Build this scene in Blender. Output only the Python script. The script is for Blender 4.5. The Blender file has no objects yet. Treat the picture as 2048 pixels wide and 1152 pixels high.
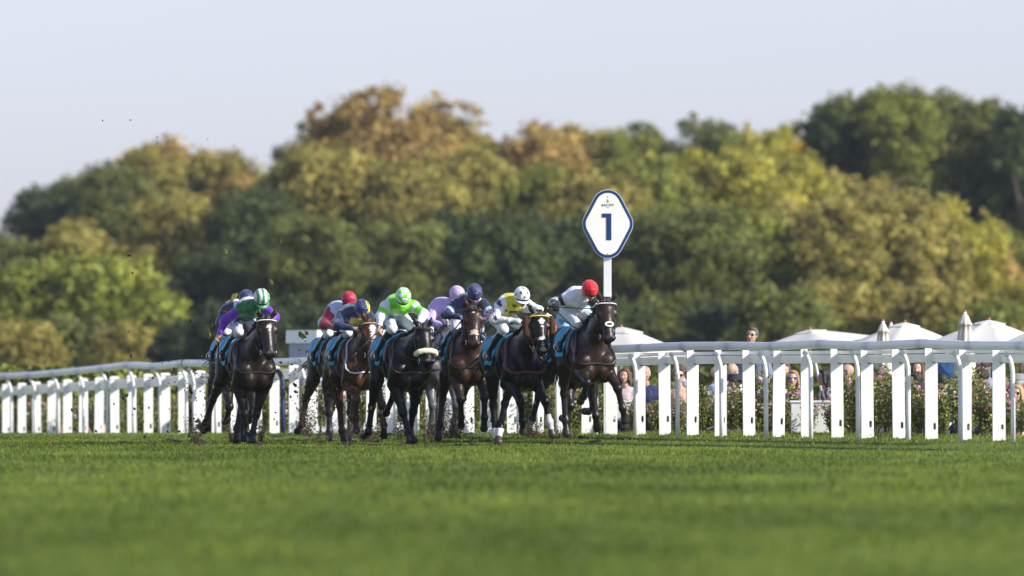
import bpy, bmesh, math, random
import numpy as np
from mathutils import Vector, Matrix

# ------------------------------------------------------------------ camera, sky, sun, exposure
SC = bpy.context.scene
COL = SC.collection
R = math.radians
F = 400 / 36 * 2048            # focal length in photo pixels
HZ = 751.0                     # horizon row of the photo
cam_d = bpy.data.cameras.new("camera")
cam_d.lens = 400; cam_d.sensor_width = 36; cam_d.clip_start = 1; cam_d.clip_end = 8000
cam_d.dof.use_dof = True; cam_d.dof.focus_distance = 163.0; cam_d.dof.aperture_fstop = 2.7
cam = bpy.data.objects.new("camera", cam_d); COL.objects.link(cam)
cam.location = (0, 0, 1.0)
cam.rotation_euler = (R(90) + math.atan((HZ - 576) / F), 0, 0)
SC.camera = cam
SUN = Vector((0.80, -0.40, 0.50)).normalized()     # direction towards the sun
elev = math.asin(SUN.z); az = math.atan2(SUN.x, SUN.y)
w = bpy.data.worlds.new("World"); SC.world = w; w.use_nodes = True
nt = w.node_tree; nt.nodes.clear()
sky = nt.nodes.new("ShaderNodeTexSky"); sky.sky_type = 'NISHITA'; sky.sun_disc = False
sky.sun_elevation = elev; sky.sun_rotation = az
sky.altitude = 0; sky.air_density = 1.0; sky.dust_density = 0.6; sky.ozone_density = 3.0
bg = nt.nodes.new("ShaderNodeBackground"); bg.inputs[1].default_value = 0.120
hs = nt.nodes.new("ShaderNodeHueSaturation"); hs.inputs['Saturation'].default_value = 0.55
out = nt.nodes.new("ShaderNodeOutputWorld")
tint = nt.nodes.new("ShaderNodeMix"); tint.data_type = 'RGBA'; tint.blend_type = 'MULTIPLY'; tint.inputs[0].default_value = 1.0
tint.inputs['B'].default_value = (0.945, 0.955, 1.20, 1)
nt.links.new(sky.outputs[0], hs.inputs['Color']); nt.links.new(hs.outputs[0], tint.inputs['A'])
nt.links.new(tint.outputs['Result'], bg.inputs[0]); nt.links.new(bg.outputs[0], out.inputs[0])
ld = bpy.data.lights.new("sun", 'SUN'); ld.energy = 4.9; ld.angle = R(0.53); ld.color = (1.0, 0.93, 0.82)
lo = bpy.data.objects.new("sun", ld); COL.objects.link(lo); lo.rotation_euler = SUN.to_track_quat('Z', 'Y').to_euler()
SC.view_settings.view_transform = 'Standard'; SC.view_settings.look = 'None'
SC.view_settings.exposure = 0.43; SC.view_settings.gamma = 1
SC.cycles.use_denoising = True
SC.cycles.max_bounces = 6; SC.cycles.transparent_max_bounces = 6

# ------------------------------------------------------------------ helpers
rnd = random.Random(7)
nr = np.random.default_rng(11)

def pt(px, py, d):
    """world point that lies d metres ahead and shows at photo pixel px, py"""
    return Vector(((px - 1024) / F * d, d, 1.0 - (py - HZ) / F * d))

def tag(o, label=None, cat=None, group=None, kind=None):
    if label: o["label"] = label
    if cat: o["category"] = cat
    if group: o["group"] = group
    if kind: o["kind"] = kind
    return o

def link(o, parent=None):
    COL.objects.link(o)
    if parent is not None: o.parent = parent
    return o

def empty(name, loc=(0, 0, 0), rz=0, **k):
    o = bpy.data.objects.new(name, None); link(o)
    o.location = loc; o.rotation_euler = (0, 0, rz); o.empty_display_size = 0.1
    return tag(o, **k)

def npmesh(name, V, Fc, mat, parent=None, smooth=False, color=None, nper=4):
    """mesh object out of numpy arrays (all faces with nper corners)"""
    me = bpy.data.meshes.new(name)
    V = np.asarray(V, dtype=np.float32); Fc = np.asarray(Fc, dtype=np.int32).reshape(-1, nper)
    me.vertices.add(len(V)); me.vertices.foreach_set("co", V.ravel())
    me.loops.add(Fc.size); me.loops.foreach_set("vertex_index", Fc.ravel())
    me.polygons.add(len(Fc))
    me.polygons.foreach_set("loop_start", np.arange(0, Fc.size, nper, dtype=np.int32))
    me.polygons.foreach_set("loop_total", np.full(len(Fc), nper, dtype=np.int32))
    if smooth: me.polygons.foreach_set("use_smooth", np.ones(len(Fc), dtype=bool))
    me.update(calc_edges=True)
    if color is not None:
        a = me.color_attributes.new("Col", 'FLOAT_COLOR', 'POINT')
        c = np.ones((len(V), 4), dtype=np.float32); c[:, :3] = color
        a.data.foreach_set("color", c.ravel())
    o = bpy.data.objects.new(name, me); link(o, parent)
    if mat: me.materials.append(mat)
    return o

def bmobj(name, bm, mat, parent=None, smooth=False):
    me = bpy.data.meshes.new(name); bm.to_mesh(me); bm.free()
    if smooth:
        for p in me.polygons: p.use_smooth = True
    o = bpy.data.objects.new(name, me); link(o, parent)
    for m in (mat if isinstance(mat, (list, tuple)) else [mat]): me.materials.append(m)
    return o

def box(bm, lo, hi, M=None, bev=0):
    r = bmesh.ops.create_cube(bm, size=1)
    vs = r['verts']
    c = [(a + b) / 2 for a, b in zip(lo, hi)]; s = [b - a for a, b in zip(lo, hi)]
    for v in vs: v.co = Vector((c[0] + v.co.x * s[0], c[1] + v.co.y * s[1], c[2] + v.co.z * s[2]))
    if bev:
        es = list({e for v in vs for e in v.link_edges})
        rb = bmesh.ops.bevel(bm, geom=es, offset=bev, segments=2, profile=0.7, affect='EDGES')
        vs = rb['verts']
    if M is not None:
        for v in set(vs): v.co = M @ v.co
    return vs

def tube(bm, pts, r, n=8, cap=True, flat=None):
    """tube along pts; r number or list; flat=(axis, factor) squashes the section along a world axis"""
    pts = [Vector(p) for p in pts]; rings = []
    rr = r if isinstance(r, (list, tuple)) else [r] * len(pts)
    up = None
    for i, p in enumerate(pts):
        d = (pts[min(i + 1, len(pts) - 1)] - pts[max(i - 1, 0)]).normalized()
        if up is None:
            up = Vector((0, 0, 1)) if abs(d.z) < 0.9 else Vector((1, 0, 0))
        s = d.cross(up).normalized(); up = s.cross(d).normalized()
        ring = []
        for k in range(n):
            a = 2 * math.pi * k / n
            off = s * math.cos(a) * rr[i] + up * math.sin(a) * rr[i]
            if flat: off = off - flat[0] * off.dot(flat[0]) * (1 - flat[1])
            ring.append(bm.verts.new(p + off))
        rings.append(ring)
    for i in range(len(rings) - 1):
        for k in range(n):
            bm.faces.new((rings[i][k], rings[i][(k + 1) % n], rings[i + 1][(k + 1) % n], rings[i + 1][k]))
    if cap:
        bm.faces.new(rings[0][::-1]); bm.faces.new(rings[-1])
    return rings

def prism(bm, outline, y0, y1, holes=None):
    """extrude an x,z outline (convex enough) from y0 to y1"""
    a = [bm.verts.new((x, y0, z)) for x, z in outline]; b = [bm.verts.new((x, y1, z)) for x, z in outline]
    n = len(a)
    bm.faces.new(a); bm.faces.new(b[::-1])
    for i in range(n): bm.faces.new((a[i], b[i], b[(i + 1) % n], a[(i + 1) % n]))

def ball(bm, c, r, seg=12, sc=(1, 1, 1), M=None):
    q = bmesh.ops.create_uvsphere(bm, u_segments=seg, v_segments=max(6, seg * 2 // 3), radius=r)
    for v in q['verts']:
        v.co = Vector((v.co.x * sc[0], v.co.y * sc[1], v.co.z * sc[2]))
        if M is not None: v.co = M @ v.co
        v.co += Vector(c)
    return q['verts']

_m = {}
def mat(name, color, rough=0.6, metal=0.0, noise=0.0, nscale=20, bump=0.0, coat=0.0, spec=0.5, attr=False, sheen=0.0, transl=0.0, objcol=False, emis=None):
    if name in _m: return _m[name]
    m = bpy.data.materials.new(name); m.use_nodes = True
    t = m.node_tree; b = t.nodes['Principled BSDF']
    L = t.links
    b.inputs['Roughness'].default_value = rough; b.inputs['Metallic'].default_value = metal
    b.inputs['Coat Weight'].default_value = coat; b.inputs['Coat Roughness'].default_value = 0.25
    b.inputs['Specular IOR Level'].default_value = spec
    b.inputs['Sheen Weight'].default_value = sheen
    src = None
    if attr:
        a = t.nodes.new('ShaderNodeAttribute'); a.attribute_name = 'Col'; src = a.outputs['Color']
    if objcol:
        oi = t.nodes.new('ShaderNodeObjectInfo')
        if src is None: src = oi.outputs['Color']
        else:
            mx = t.nodes.new('ShaderNodeMix'); mx.data_type = 'RGBA'; mx.blend_type = 'MULTIPLY'; mx.inputs[0].default_value = 1
            L.new(src, mx.inputs['A']); L.new(oi.outputs['Color'], mx.inputs['B']); src = mx.outputs['Result']
    if src is None:
        c = t.nodes.new('ShaderNodeRGB'); c.outputs[0].default_value = (*color, 1); src = c.outputs[0]
    if noise or bump:
        tc = t.nodes.new('ShaderNodeTexCoord'); no = t.nodes.new('ShaderNodeTexNoise')
        no.inputs['Scale'].default_value = nscale; no.inputs['Detail'].default_value = 5
        L.new(tc.outputs['Object'], no.inputs['Vector'])
        if noise:
            mr = t.nodes.new('ShaderNodeMapRange'); mr.inputs['From Min'].default_value = 0.25; mr.inputs['From Max'].default_value = 0.75
            mr.inputs['To Min'].default_value = 1 - noise; mr.inputs['To Max'].default_value = 1 + noise
            L.new(no.outputs['Fac'], mr.inputs['Value'])
            vm = t.nodes.new('ShaderNodeVectorMath'); vm.operation = 'SCALE'
            L.new(src, vm.inputs[0]); L.new(mr.outputs['Result'], vm.inputs['Scale']); src = vm.outputs['Vector']
        if bump:
            bp = t.nodes.new('ShaderNodeBump'); bp.inputs['Strength'].default_value = 1.0; bp.inputs['Distance'].default_value = bump
            L.new(no.outputs['Fac'], bp.inputs['Height']); L.new(bp.outputs['Normal'], b.inputs['Normal'])
    L.new(src, b.inputs['Base Color'])
    if transl:
        tr = t.nodes.new('ShaderNodeBsdfTranslucent'); L.new(src, tr.inputs['Color'])
        ms = t.nodes.new('ShaderNodeMixShader'); ms.inputs[0].default_value = transl
        L.new(b.outputs[0], ms.inputs[1]); L.new(tr.outputs[0], ms.inputs[2])
        L.new(ms.outputs[0], t.nodes['Material Output'].inputs['Surface'])
    _m[name] = m
    return m

WHITE = mat('white_plastic', (0.88, 0.89, 0.89), 0.35, noise=0.05, nscale=3, transl=0.22)
CONC = mat('white_painted_concrete', (0.84, 0.84, 0.83), 0.6, noise=0.09, nscale=4, bump=0.001)

def interp(x, xs, ys): return float(np.interp(x, xs, ys))
def sstep(a, b, x):
    t = np.clip((x - a) / (b - a), 0, 1); return t * t * (3 - 2 * t)

# ------------------------------------------------------------------ the running rail line in plan
RPX = [-120, 0, 250, 370, 600, 900, 1240, 1500, 2048, 2250]
RD = [244, 232, 210, 203, 196, 182, 165, 160, 149, 146]
RB = [881, 879, 874, 871, 868, 867, 872, 876, 886, 890]
def rail_d(px): return interp(px, RPX, RD)
def rail_b(px): return interp(px, RPX, RB)
RX = [(px - 1024) / F * d for px, d in zip(RPX, RD)]
RZ = [1 - (b - HZ) / F * d for b, d in zip(RB, RD)]
_Y = RD[::-1]; _X = RX[::-1]; _Z = RZ[::-1]

def gz(X, Y):
    """height of the ground"""
    X = np.asarray(X, dtype=float); Y = np.asarray(Y, dtype=float)
    zr = np.interp(Y, _Y, _Z)
    rx = np.interp(Y, _Y, _X) + np.where(Y < 146, (146 - Y) * 0.28, 0) - np.where(Y > 244, (Y - 244) * 0.2, 0)
    t = rx - X                                     # > 0 on the track side
    wgt = 1 - sstep(0.3, 2.6, t)
    wgt = np.maximum(wgt, sstep(182, 196, Y))
    z = np.where(zr > 0, zr * wgt, zr)
    z = z + 0.05 * sstep(-0.2, -0.9, t) * sstep(-6, -1.6, t) * 1.0
    z = z - 0.45 * sstep(-2.2, -5.0, t)
    z = z - 0.6 * sstep(240, 330, Y)
    return z

def gz1(x, y): return float(gz(x, y))

def build_ground():
    ys = np.concatenate([np.linspace(-60, 40, 12), np.linspace(45, 140, 40), np.linspace(141, 250, 160), np.linspace(255, 400, 20), np.linspace(450, 3500, 14)])
    xs = np.concatenate([np.linspace(-1500, -30, 12), np.linspace(-26, -14, 10), np.linspace(-13, 13, 105), np.linspace(14, 26, 10), np.linspace(30, 1500, 12)])
    XX, YY = np.meshgrid(xs, ys); Z = gz(XX, YY)
    V = np.stack([XX, YY, Z], -1).reshape(-1, 3)
    ny, nx = XX.shape
    i = (np.arange(ny - 1)[:, None] * nx + np.arange(nx - 1)[None]).ravel()
    Fc = np.stack([i, i + 1, i + nx + 1, i + nx], -1)
    m = bpy.data.materials.new('turf'); m.use_nodes = True; t = m.node_tree; b = t.nodes['Principled BSDF']
    tc = t.nodes.new('ShaderNodeTexCoord'); n1 = t.nodes.new('ShaderNodeTexNoise'); n1.inputs['Scale'].default_value = 0.6; n1.inputs['Detail'].default_value = 8
    cr = t.nodes.new('ShaderNodeValToRGB'); cr.color_ramp.elements[0].position = 0.3; cr.color_ramp.elements[1].position = 0.7
    cr.color_ramp.elements[0].color = (0.06, 0.10, 0.014, 1); cr.color_ramp.elements[1].color = (0.13, 0.18, 0.03, 1)
    t.links.new(tc.outputs['Object'], n1.inputs['Vector']); t.links.new(n1.outputs['Fac'], cr.inputs[0]); t.links.new(cr.outputs[0], b.inputs['Base Color'])
    b.inputs['Roughness'].default_value = 0.9; b.inputs['Specular IOR Level'].default_value = 0.1
    o = npmesh('ground', V, Fc, m, smooth=True); tag(o, 'mown green turf of the racecourse and the garden beyond', kind='structure')
build_ground()

def vnoise(x, y, seed=0):
    """cheap smooth value noise in numpy"""
    xi = np.floor(x).astype(int); yi = np.floor(y).astype(int); fx = x - xi; fy = y - yi
    fx = fx * fx * (3 - 2 * fx); fy = fy * fy * (3 - 2 * fy)
    def h(a, b):
        n = (a * 374761393 + b * 668265263 + seed * 1442695041) & 0xffffffff
        n = ((n ^ (n >> 13)) * 1274126177) & 0xffffffff
        return ((n ^ (n >> 16)) & 0xffff) / 65535.0
    return (h(xi, yi) * (1 - fx) + h(xi + 1, yi) * fx) * (1 - fy) + (h(xi, yi + 1) * (1 - fx) + h(xi + 1, yi + 1) * fx) * fy

GRASS = mat('grass_blades', (0, 0, 0), 0.7, attr=True, transl=0.35, spec=0.15)
def build_grass():
    P = []
    for y0, y1, dens in ((46, 75, 170), (75, 105, 130), (105, 150, 95), (150, 180, 150), (180, 250, 60)):
        hw = 0.052 * y1 + 1.0
        n = int((y1 - y0) * 2 * hw * dens)
        x = nr.uniform(-hw, hw, n); y = nr.uniform(y0, y1, n)
        P.append(np.stack([x, y], -1))
    P = np.concatenate(P)
    x, y = P[:, 0], P[:, 1]
    rx = np.interp(y, _Y, _X) + np.where(y < 146, (146 - y) * 0.28, 0)
    keep = (x < rx + 3.2)
    x, y, rx = x[keep], y[keep], rx[keep]
    n = len(x)
    z = gz(x, y) - 0.005
    verge = (x > rx - 0.25)
    h = nr.uniform(0.022, 0.05, n) * (0.75 + 0.6 * vnoise(x * 1.3, y * 0.5, 3)) * np.where(verge, nr.uniform(0.8, 1.8, n), 1) * np.where(y > 150, 0.72, 1.0)
    wd = nr.uniform(0.005, 0.011, n) * (1 + 0.4 * (y > 150))
    th = nr.uniform(0, 2 * np.pi, n); ph = nr.uniform(0, 2 * np.pi, n); lean = nr.uniform(0, 0.6, n) * h
    dx, dy = np.cos(th) * wd, np.sin(th) * wd
    V = np.empty((n, 3, 3))
    V[:, 0] = np.stack([x - dx, y - dy, z], -1); V[:, 1] = np.stack([x + dx, y + dy, z], -1)
    V[:, 2] = np.stack([x + np.cos(ph) * lean, y + np.sin(ph) * lean, z + h], -1)
    big = vnoise(x * 0.5 + 40, y * 0.11, 5); mid = vnoise(x * 1.6, y * 0.28, 9); st = vnoise(x * 0.25, y * 0.05, 12)
    sm = vnoise(x * 7.0, y * 2.0, 21)
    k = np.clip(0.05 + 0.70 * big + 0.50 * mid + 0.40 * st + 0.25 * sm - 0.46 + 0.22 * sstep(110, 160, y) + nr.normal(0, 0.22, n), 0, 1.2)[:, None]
    dark = np.array([0.048, 0.086, 0.012]); light = np.array([0.235, 0.305, 0.050])
    c = dark + (light - dark) * k
    dry = (nr.random(n) < np.where(verge, 0.16, 0.03))[:, None]
    c = np.where(dry, np.array([0.26, 0.25, 0.09]), c)
    c = c * (1 + nr.normal(0, 0.08, (n, 1)))
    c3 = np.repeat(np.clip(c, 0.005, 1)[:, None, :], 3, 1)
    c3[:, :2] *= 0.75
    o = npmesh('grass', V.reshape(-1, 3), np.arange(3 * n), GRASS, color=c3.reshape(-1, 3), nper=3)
    tag(o, 'short mown green grass of the racing track', 'grass', kind='stuff')
build_grass()

# ------------------------------------------------------------------ running rail: goosenecks and top rail
def build_rail():
    root = empty('running_rail', (0, 0, 0), label='white plastic running rail on goosenecked posts along the track', cat='rail')
    necks = [-30, 23, 70, 117, 167, 214, 267, 320, 373, 388, 432, 476, 520, 610, 655, 700, 745, 790, 835, 880, 922, 964, 1001, 1037, 1075, 1114, 1192, 1272, 1355, 1443, 1532, 1622, 1716, 1817, 1921, 2026, 2135]
    TPX = [-120, 0, 65, 110, 165, 215, 258, 310, 372, 470, 600, 760, 900, 1000, 1120, 1240, 1290, 1330, 1375, 1455, 1545, 1640, 1735, 1845, 1945, 2048, 2150, 2250]
    TPY = [757, 747, 744, 740, 735, 729, 723.5, 727, 720, 721, 716, 707, 700, 697, 691, 690, 688, 686, 684.5, 684, 685, 680, 684, 679, 683, 683, 681, 683]
    def top(px):
        d = rail_d(px); return pt(px, interp(px, TPX, TPY), d)
    # the top rail: a deep rounded profile, its track side leaning out over the grass
    bm = bmesh.new(); prof = []
    for k in range(14):
        a = 2 * math.pi * k / 14
        cx, cz = math.cos(a), math.sin(a)
        prof.append((math.copysign(abs(cx) ** 0.5, cx) * 0.075, math.copysign(abs(cz) ** 0.55, cz) * 0.060))
    pxs = list(np.linspace(-120, 2250, 130)); prev = None
    joints = []
    for i, px in enumerate(pxs):
        c = top(px) + Vector((0, 0, -0.055)); c2 = top(px + 5)
        d = (c2 - top(px)); d.z = 0; d.normalize(); s = Vector((d.y, -d.x, 0))
        ring = [bm.verts.new(c + s * a + Vector((0, 0, b))) for a, b in prof]
        if prev:
            for k in range(14): bm.faces.new((prev[k], prev[(k + 1) % 14], ring[(k + 1) % 14], ring[k]))
        prev = ring
    bmobj('top_rail', bm, WHITE, root, smooth=True)
    # joint sleeves
    for px in (14, 62, 110, 160, 208, 258, 310, 366, 600, 1285, 1372, 1463, 1549, 1645, 1740, 1845, 1945, 2045):
        bm = bmesh.new(); prev = None
        for q in (px - 4.5, px + 4.5):
            c = top(q) + Vector((0, 0, -0.055)); d = top(q + 5) - top(q); d.z = 0; d.normalize(); s = Vector((d.y, -d.x, 0))
            ring = [bm.verts.new(c + s * a * 1.045 + Vector((0, 0, b * 1.05))) for a, b in prof]
            if prev:
                for k in range(14): bm.faces.new((prev[k], prev[(k + 1) % 14], ring[(k + 1) % 14], ring[k]))
            prev = ring
        bmobj('rail_joint', bm, mat('joint_plastic', (0.70, 0.73, 0.79), 0.4, noise=0.05), root, smooth=True)
    for px in necks:
        d = rail_d(px); base = pt(px, rail_b(px), d); tp = top(px - 13)
        h = tp.z - 0.11 - base.z; L = 0.10 + 0.02
        pts = [(0, 0, -0.08), (0, 0, 0.4), (-0.004, 0, h - 0.34)]
        for k in range(1, 9):
            a = k / 8 * R(82)
            pts.append((-0.125 * (1 - math.cos(a)) - 0.004, 0, h - 0.34 + 0.30 * math.sin(a)))
        bm = bmesh.new(); tube(bm, pts, [0.031] * 3 + [0.031] * 8, 12)
        o = bmobj('gooseneck_post', bm, WHITE, root, smooth=True); o.location = base
    return root
build_rail()

def build_navy_post():
    base = pt(566, 868, rail_d(566) - 0.8); bm = bmesh.new()
    pts = [(0, 0, -0.05), (0, 0, 0.45), (-0.01, 0, 0.85)] + [(-0.01 - 0.13 * (1 - math.cos(a)), 0, 0.85 + 0.26 * math.sin(a)) for a in [R(10 * k) for k in range(1, 9)]]
    tube(bm, pts, 0.042, 12)
    o = bmobj('curved_post', bm, mat('navy_plastic', (0.03, 0.05, 0.12), 0.4), smooth=True); o.location = base
    tag(o, 'dark navy goosenecked post beside the left dark bay horse', 'post')
build_navy_post()

# ------------------------------------------------------------------ slab fence behind the rail
def build_slab_fence():
    root = empty('slab_fence', (0, 0, 0), label='white concrete slab fence with slotted uprights behind the running rail', cat='fence')
    cs = [-19, 13, 44, 74, 103, 135, 167, 198, 230, 264, 297, 332, 366, 401, 433, 470, 508, 549, 588, 625, 665, 703, 742, 782, 823, 862, 900, 938, 977, 1025, 1076, 1125, 1174, 1223, 1279, 1330, 1385, 1441, 1498, 1557, 1614, 1675, 1735, 1798, 1863, 1930, 1998, 2066, 2135]
    def base_y(px): return interp(px, [-20, 13, 135, 264, 400, 600, 900, 1230, 1330, 1500, 1735, 1863, 2066], [878, 876, 875, 872.5, 869, 866, 863, 862, 862.5, 866, 874, 879, 884])
    def dd(px): return rail_d(px) + 1.3
    def toph(px):  # top of an upright, photo row
        return interp(px, [-20, 13, 135, 264, 400, 600, 1230, 1330, 1500, 1735, 1863, 2066], [771, 768, 759, 750, 741, 729, 700, 696, 694, 692, 690, 690])
    bm = bmesh.new()
    W = 0.17
    made = {}
    for px in cs:
        d = dd(px); b = pt(px, base_y(px), d); h = pt(px, toph(px), d).z - b.z
        left = px < 640
        # body outline with a slot near the foot and a notch for the rail at the top right
        bmx = bmesh.new(); T = 0.05; w0 = W / 2
        zn = h - 0.245                                 # notch floor
        def q(poly):
            prism(bmx, poly, -T / 2, T / 2)
        sx0, sx1, sz0, sz1 = w0 - 0.062, w0 - 0.024, 0.13, 0.225
        # lower body split round the slot
        q([(-w0, -0.15), (w0, -0.15), (w0, sz0), (-w0, sz0)])
        q([(-w0, sz0), (sx0, sz0), (sx0, sz1), (-w0, sz1)])
        q([(sx1, sz0), (w0, sz0), (w0, sz1), (sx1, sz1)])
        q([(-w0, sz1), (w0, sz1), (w0, zn), (-w0, zn)])
        q([(-w0, zn), (0.01, zn), (0.01, h - 0.05), (-w0, h - 0.05)])
        bmesh.ops.remove_doubles(bmx, verts=bmx.verts, dist=1e-5)
        # rounded corners of the slot
        for cx, sg in ((sx0, 1), (sx1, -1)):
            for cz, sgz in ((sz0, 1), (sz1, -1)):
                prism(bmx, [(cx, cz), (cx + sg * 0.016, cz), (cx + sg * 0.005, cz + sgz * 0.006), (cx, cz + sgz * 0.02)][::1], -T / 2 + 0.001, T / 2 - 0.001)
        if left:
            prism(bmx, [(-w0 - 0.004, h - 0.05), (w0 + 0.004, h - 0.05), (w0 + 0.004, h - 0.02), (w0 - 0.03, h), (-w0 + 0.03, h), (-w0 - 0.004, h - 0.02)], -T / 2 - 0.01, T / 2 + 0.01)
        else:
            prism(bmx, [(-w0, h - 0.05), (0.01, h - 0.05), (0.01, h), (-w0, h)], -T / 2, T / 2)
        o = bmobj('upright', bmx, CONC, root); o.location = b
        o.rotation_euler = (R(rnd.uniform(-0.6, 0.6)), R(rnd.uniform(-0.7, 0.7)), R(6 + rnd.uniform(-3, 3)))
        bb = bmesh.new(); ball(bb, (0.022, -0.035, zn + 0.012), 0.008, 8)
        q2 = bmobj('bolt', bb, mat('bolt_steel', (0.12, 0.12, 0.13), 0.4, metal=0.7), o)
        made[px] = (b, h)
    # two rails carried in the notches
    for k, (dz0, dz1, nm) in enumerate(((0.235, 0.122, 'lower_rail'), (0.112, 0.060, 'upper_rail'))):
        bm = bmesh.new(); prev = None
        for px in np.linspace(-60, 2150, 90):
            d = dd(px) ; hh = pt(px, toph(px), d).z
            c = pt(px, 0, d); c.z = hh - (dz0 + dz1) / 2; c.x += 0.055
            hx = (dz0 - dz1) / 2; tx = 0.032
            if k == 1: tx = 0.022
            ring = [bm.verts.new(c + Vector((a * tx, 0, bz * hx))) for a, bz in ((-1, -0.8), (-0.7, -1), (0.7, -1), (1, -0.8), (1, 0.8), (0.7, 1), (-0.7, 1), (-1, 0.8))]
            if prev:
                for j in range(8): bm.faces.new((prev[j], prev[(j + 1) % 8], ring[(j + 1) % 8], ring[j]))
            prev = ring
        bmobj(nm, bm, WHITE, root)
build_slab_fence()

# ------------------------------------------------------------------ marker sign
def build_sign():
    d = 168.5; s = d / F
    base = pt(1215, 864, d)
    root = empty('distance_marker', base, label='tall white post with diamond sign numbered 1 above the red capped jockey', cat='sign')
    cz = pt(1215.5, 448, d).z - base.z
    def ring(a, b, r, n=10):
        L = []
        ang = math.atan2(a, b)     # normal of the upper right edge makes this angle with x
        na = math.atan2(a, b)
        for k, (cx, cy, a0, a1) in enumerate(((a, 0, -na, na), (0, b, na, math.pi - na), (-a, 0, math.pi - na, math.pi + na), (0, -b, math.pi + na, 2 * math.pi - na))):
            for i in range(n + 1):
                t = a0 + (a1 - a0) * i / n
                L.append((cx + r * math.cos(t), cy + r * math.sin(t)))
        return L
    # board
    px = s
    def plate(name, a, b, r, y0, y1, m, par):
        bm = bmesh.new(); prism(bm, [(x * px, z * px) for x, z in ring(a, b, r)], y0, y1)
        bmesh.ops.recalc_face_normals(bm, faces=bm.faces)
        o = bmobj(name, bm, m, par); return o
    board = plate('sign_board', 20, 38, 31.0, -0.02, 0.02, mat('pale_edge', (0.55, 0.62, 0.72), 0.4), root)
    board.location = (0.003, -0.05, cz)
    plate('border', 20, 38, 29.8, -0.024, -0.019, mat('sign_blue', (0.008, 0.040, 0.145), 0.4, noise=0.08), board)
    plate('face', 20, 38, 24.0, -0.030, -0.023, mat('sign_white', (0.82, 0.82, 0.76), 0.45, noise=0.03, nscale=6), board)
    blue = mat('sign_blue', (0, 0, 0))
    bm = bmesh.new()
    zz = lambda v: (292 / 4.6 * 0 + v)
    for poly in ([(2.3 - 5, -19.3), (2.3 + 5, -19.3), (2.3 + 5, 35 - 1), (2.3 - 5, 35 - 1)], [(-11.5, 26), (-2.7, 26), (-2.7, 34), (-11.5, 34)]):
        prism(bm, [(x * px, (z - 13) * px) for x, z in poly], -0.036, -0.030)
    bmobj('numeral_one', bm, blue, board)
    dk = mat('sign_grey', (0.12, 0.12, 0.13), 0.6)
    cu = bpy.data.curves.new('txt', 'FONT'); cu.body = 'ASCOT'; cu.align_x = 'CENTER'; cu.size = 0.050; cu.space_character = 1.25; cu.extrude = 0.002; cu.offset = 0.0002
    to = bpy.data.objects.new('txt', cu); COL.objects.link(to)
    dg = bpy.context.evaluated_depsgraph_get(); me = bpy.data.meshes.new_from_object(to.evaluated_get(dg)); bpy.data.objects.remove(to)
    t = bpy.data.objects.new('lettering', me); link(t, board); me.materials.clear(); me.materials.append(dk)
    t.rotation_euler = (R(90), 0, 0); t.location = (0, -0.033, 35.5 * px)
    bm = bmesh.new()
    box(bm, (-2.6 * px, -0.034, 43.5 * px), (2.6 * px, -0.030, 45 * px))
    box(bm, (-0.4 * px, -0.034, 45.2 * px), (0.4 * px, -0.030, 49.5 * px))
    box(bm, (-1.6 * px, -0.034, 46.6 * px), (1.6 * px, -0.030, 47.3 * px))
    box(bm, (-2.6 * px, -0.034, 32.6 * px), (2.6 * px, -0.030, 33.0 * px))
    bmobj('crown_emblem', bm, dk, board)
    bm = bmesh.new()
    for z in (54.5, -60): ball(bm, (0, -0.031, z * px), 0.009, 8)
    bmobj('screw', bm, mat('brass', (0.25, 0.2, 0.12), 0.4, metal=0.6), board)
    bm = bmesh.new(); box(bm, (-0.058, -0.03, -0.2), (0.058, 0.03, cz + 0.2), bev=0.008)
    bmobj('post', bm, WHITE, root)
build_sign()

# ------------------------------------------------------------------ the plinth box by the rail
def build_box():
    dC = 205; c0 = pt(634, 660, dC); zt = c0.z; zb = gz1(c0.x, dC) - 0.1
    xL = pt(575, 0, dC).x; xR = pt(806, 0, dC).x
    root = empty('kiosk', (c0.x, dC, zb), label='large grey box kiosk with an overhanging white lid beyond the rail', cat='kiosk')
    H = zt - zb
    # plan: near corner at origin, left wall runs back to the left, right wall runs back to the right
    A = Vector((xL - c0.x, 1.6, 0)); B = Vector((xR - c0.x, 0.35, 0))
    def hexa(bm, a, b, z0, z1, o=0.0):
        p = [Vector((0, -o, 0)), b + Vector((o, -o * .3, 0)), a + b + Vector((0, o, 0)), a + Vector((-o, 0, 0))]
        lo = [bm.verts.new((v.x, v.y, z0)) for v in p]; hi = [bm.verts.new((v.x, v.y, z1)) for v in p]
        bm.faces.new(lo[::-1]); bm.faces.new(hi)
        for i in range(4): bm.faces.new((lo[i], lo[(i + 1) % 4], hi[(i + 1) % 4], hi[i]))
    bm = bmesh.new(); hexa(bm, A, B, 0, H - 0.24); bmobj('walls', bm, mat('kiosk_grey', (0.30, 0.33, 0.42), 0.7, noise=0.06, nscale=2), root)
    bm = bmesh.new(); hexa(bm, A, B, H - 0.235, H, 0.06); bmobj('lid', bm, mat('kiosk_white', (0.78, 0.80, 0.80), 0.5, noise=0.04, nscale=2), root)
    bm = bmesh.new(); hexa(bm, B * 0.985 + Vector((0.01, 0, 0)), Vector((0, -0.02, 0)), 0.1, H - 0.26); bmobj('sunlit_front', bm, mat('kiosk_sunlit', (0.60, 0.63, 0.68), 0.5, noise=0.04), root)  # paler skin on the front wall, its sunlit tone put into the colour
build_box()
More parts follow.
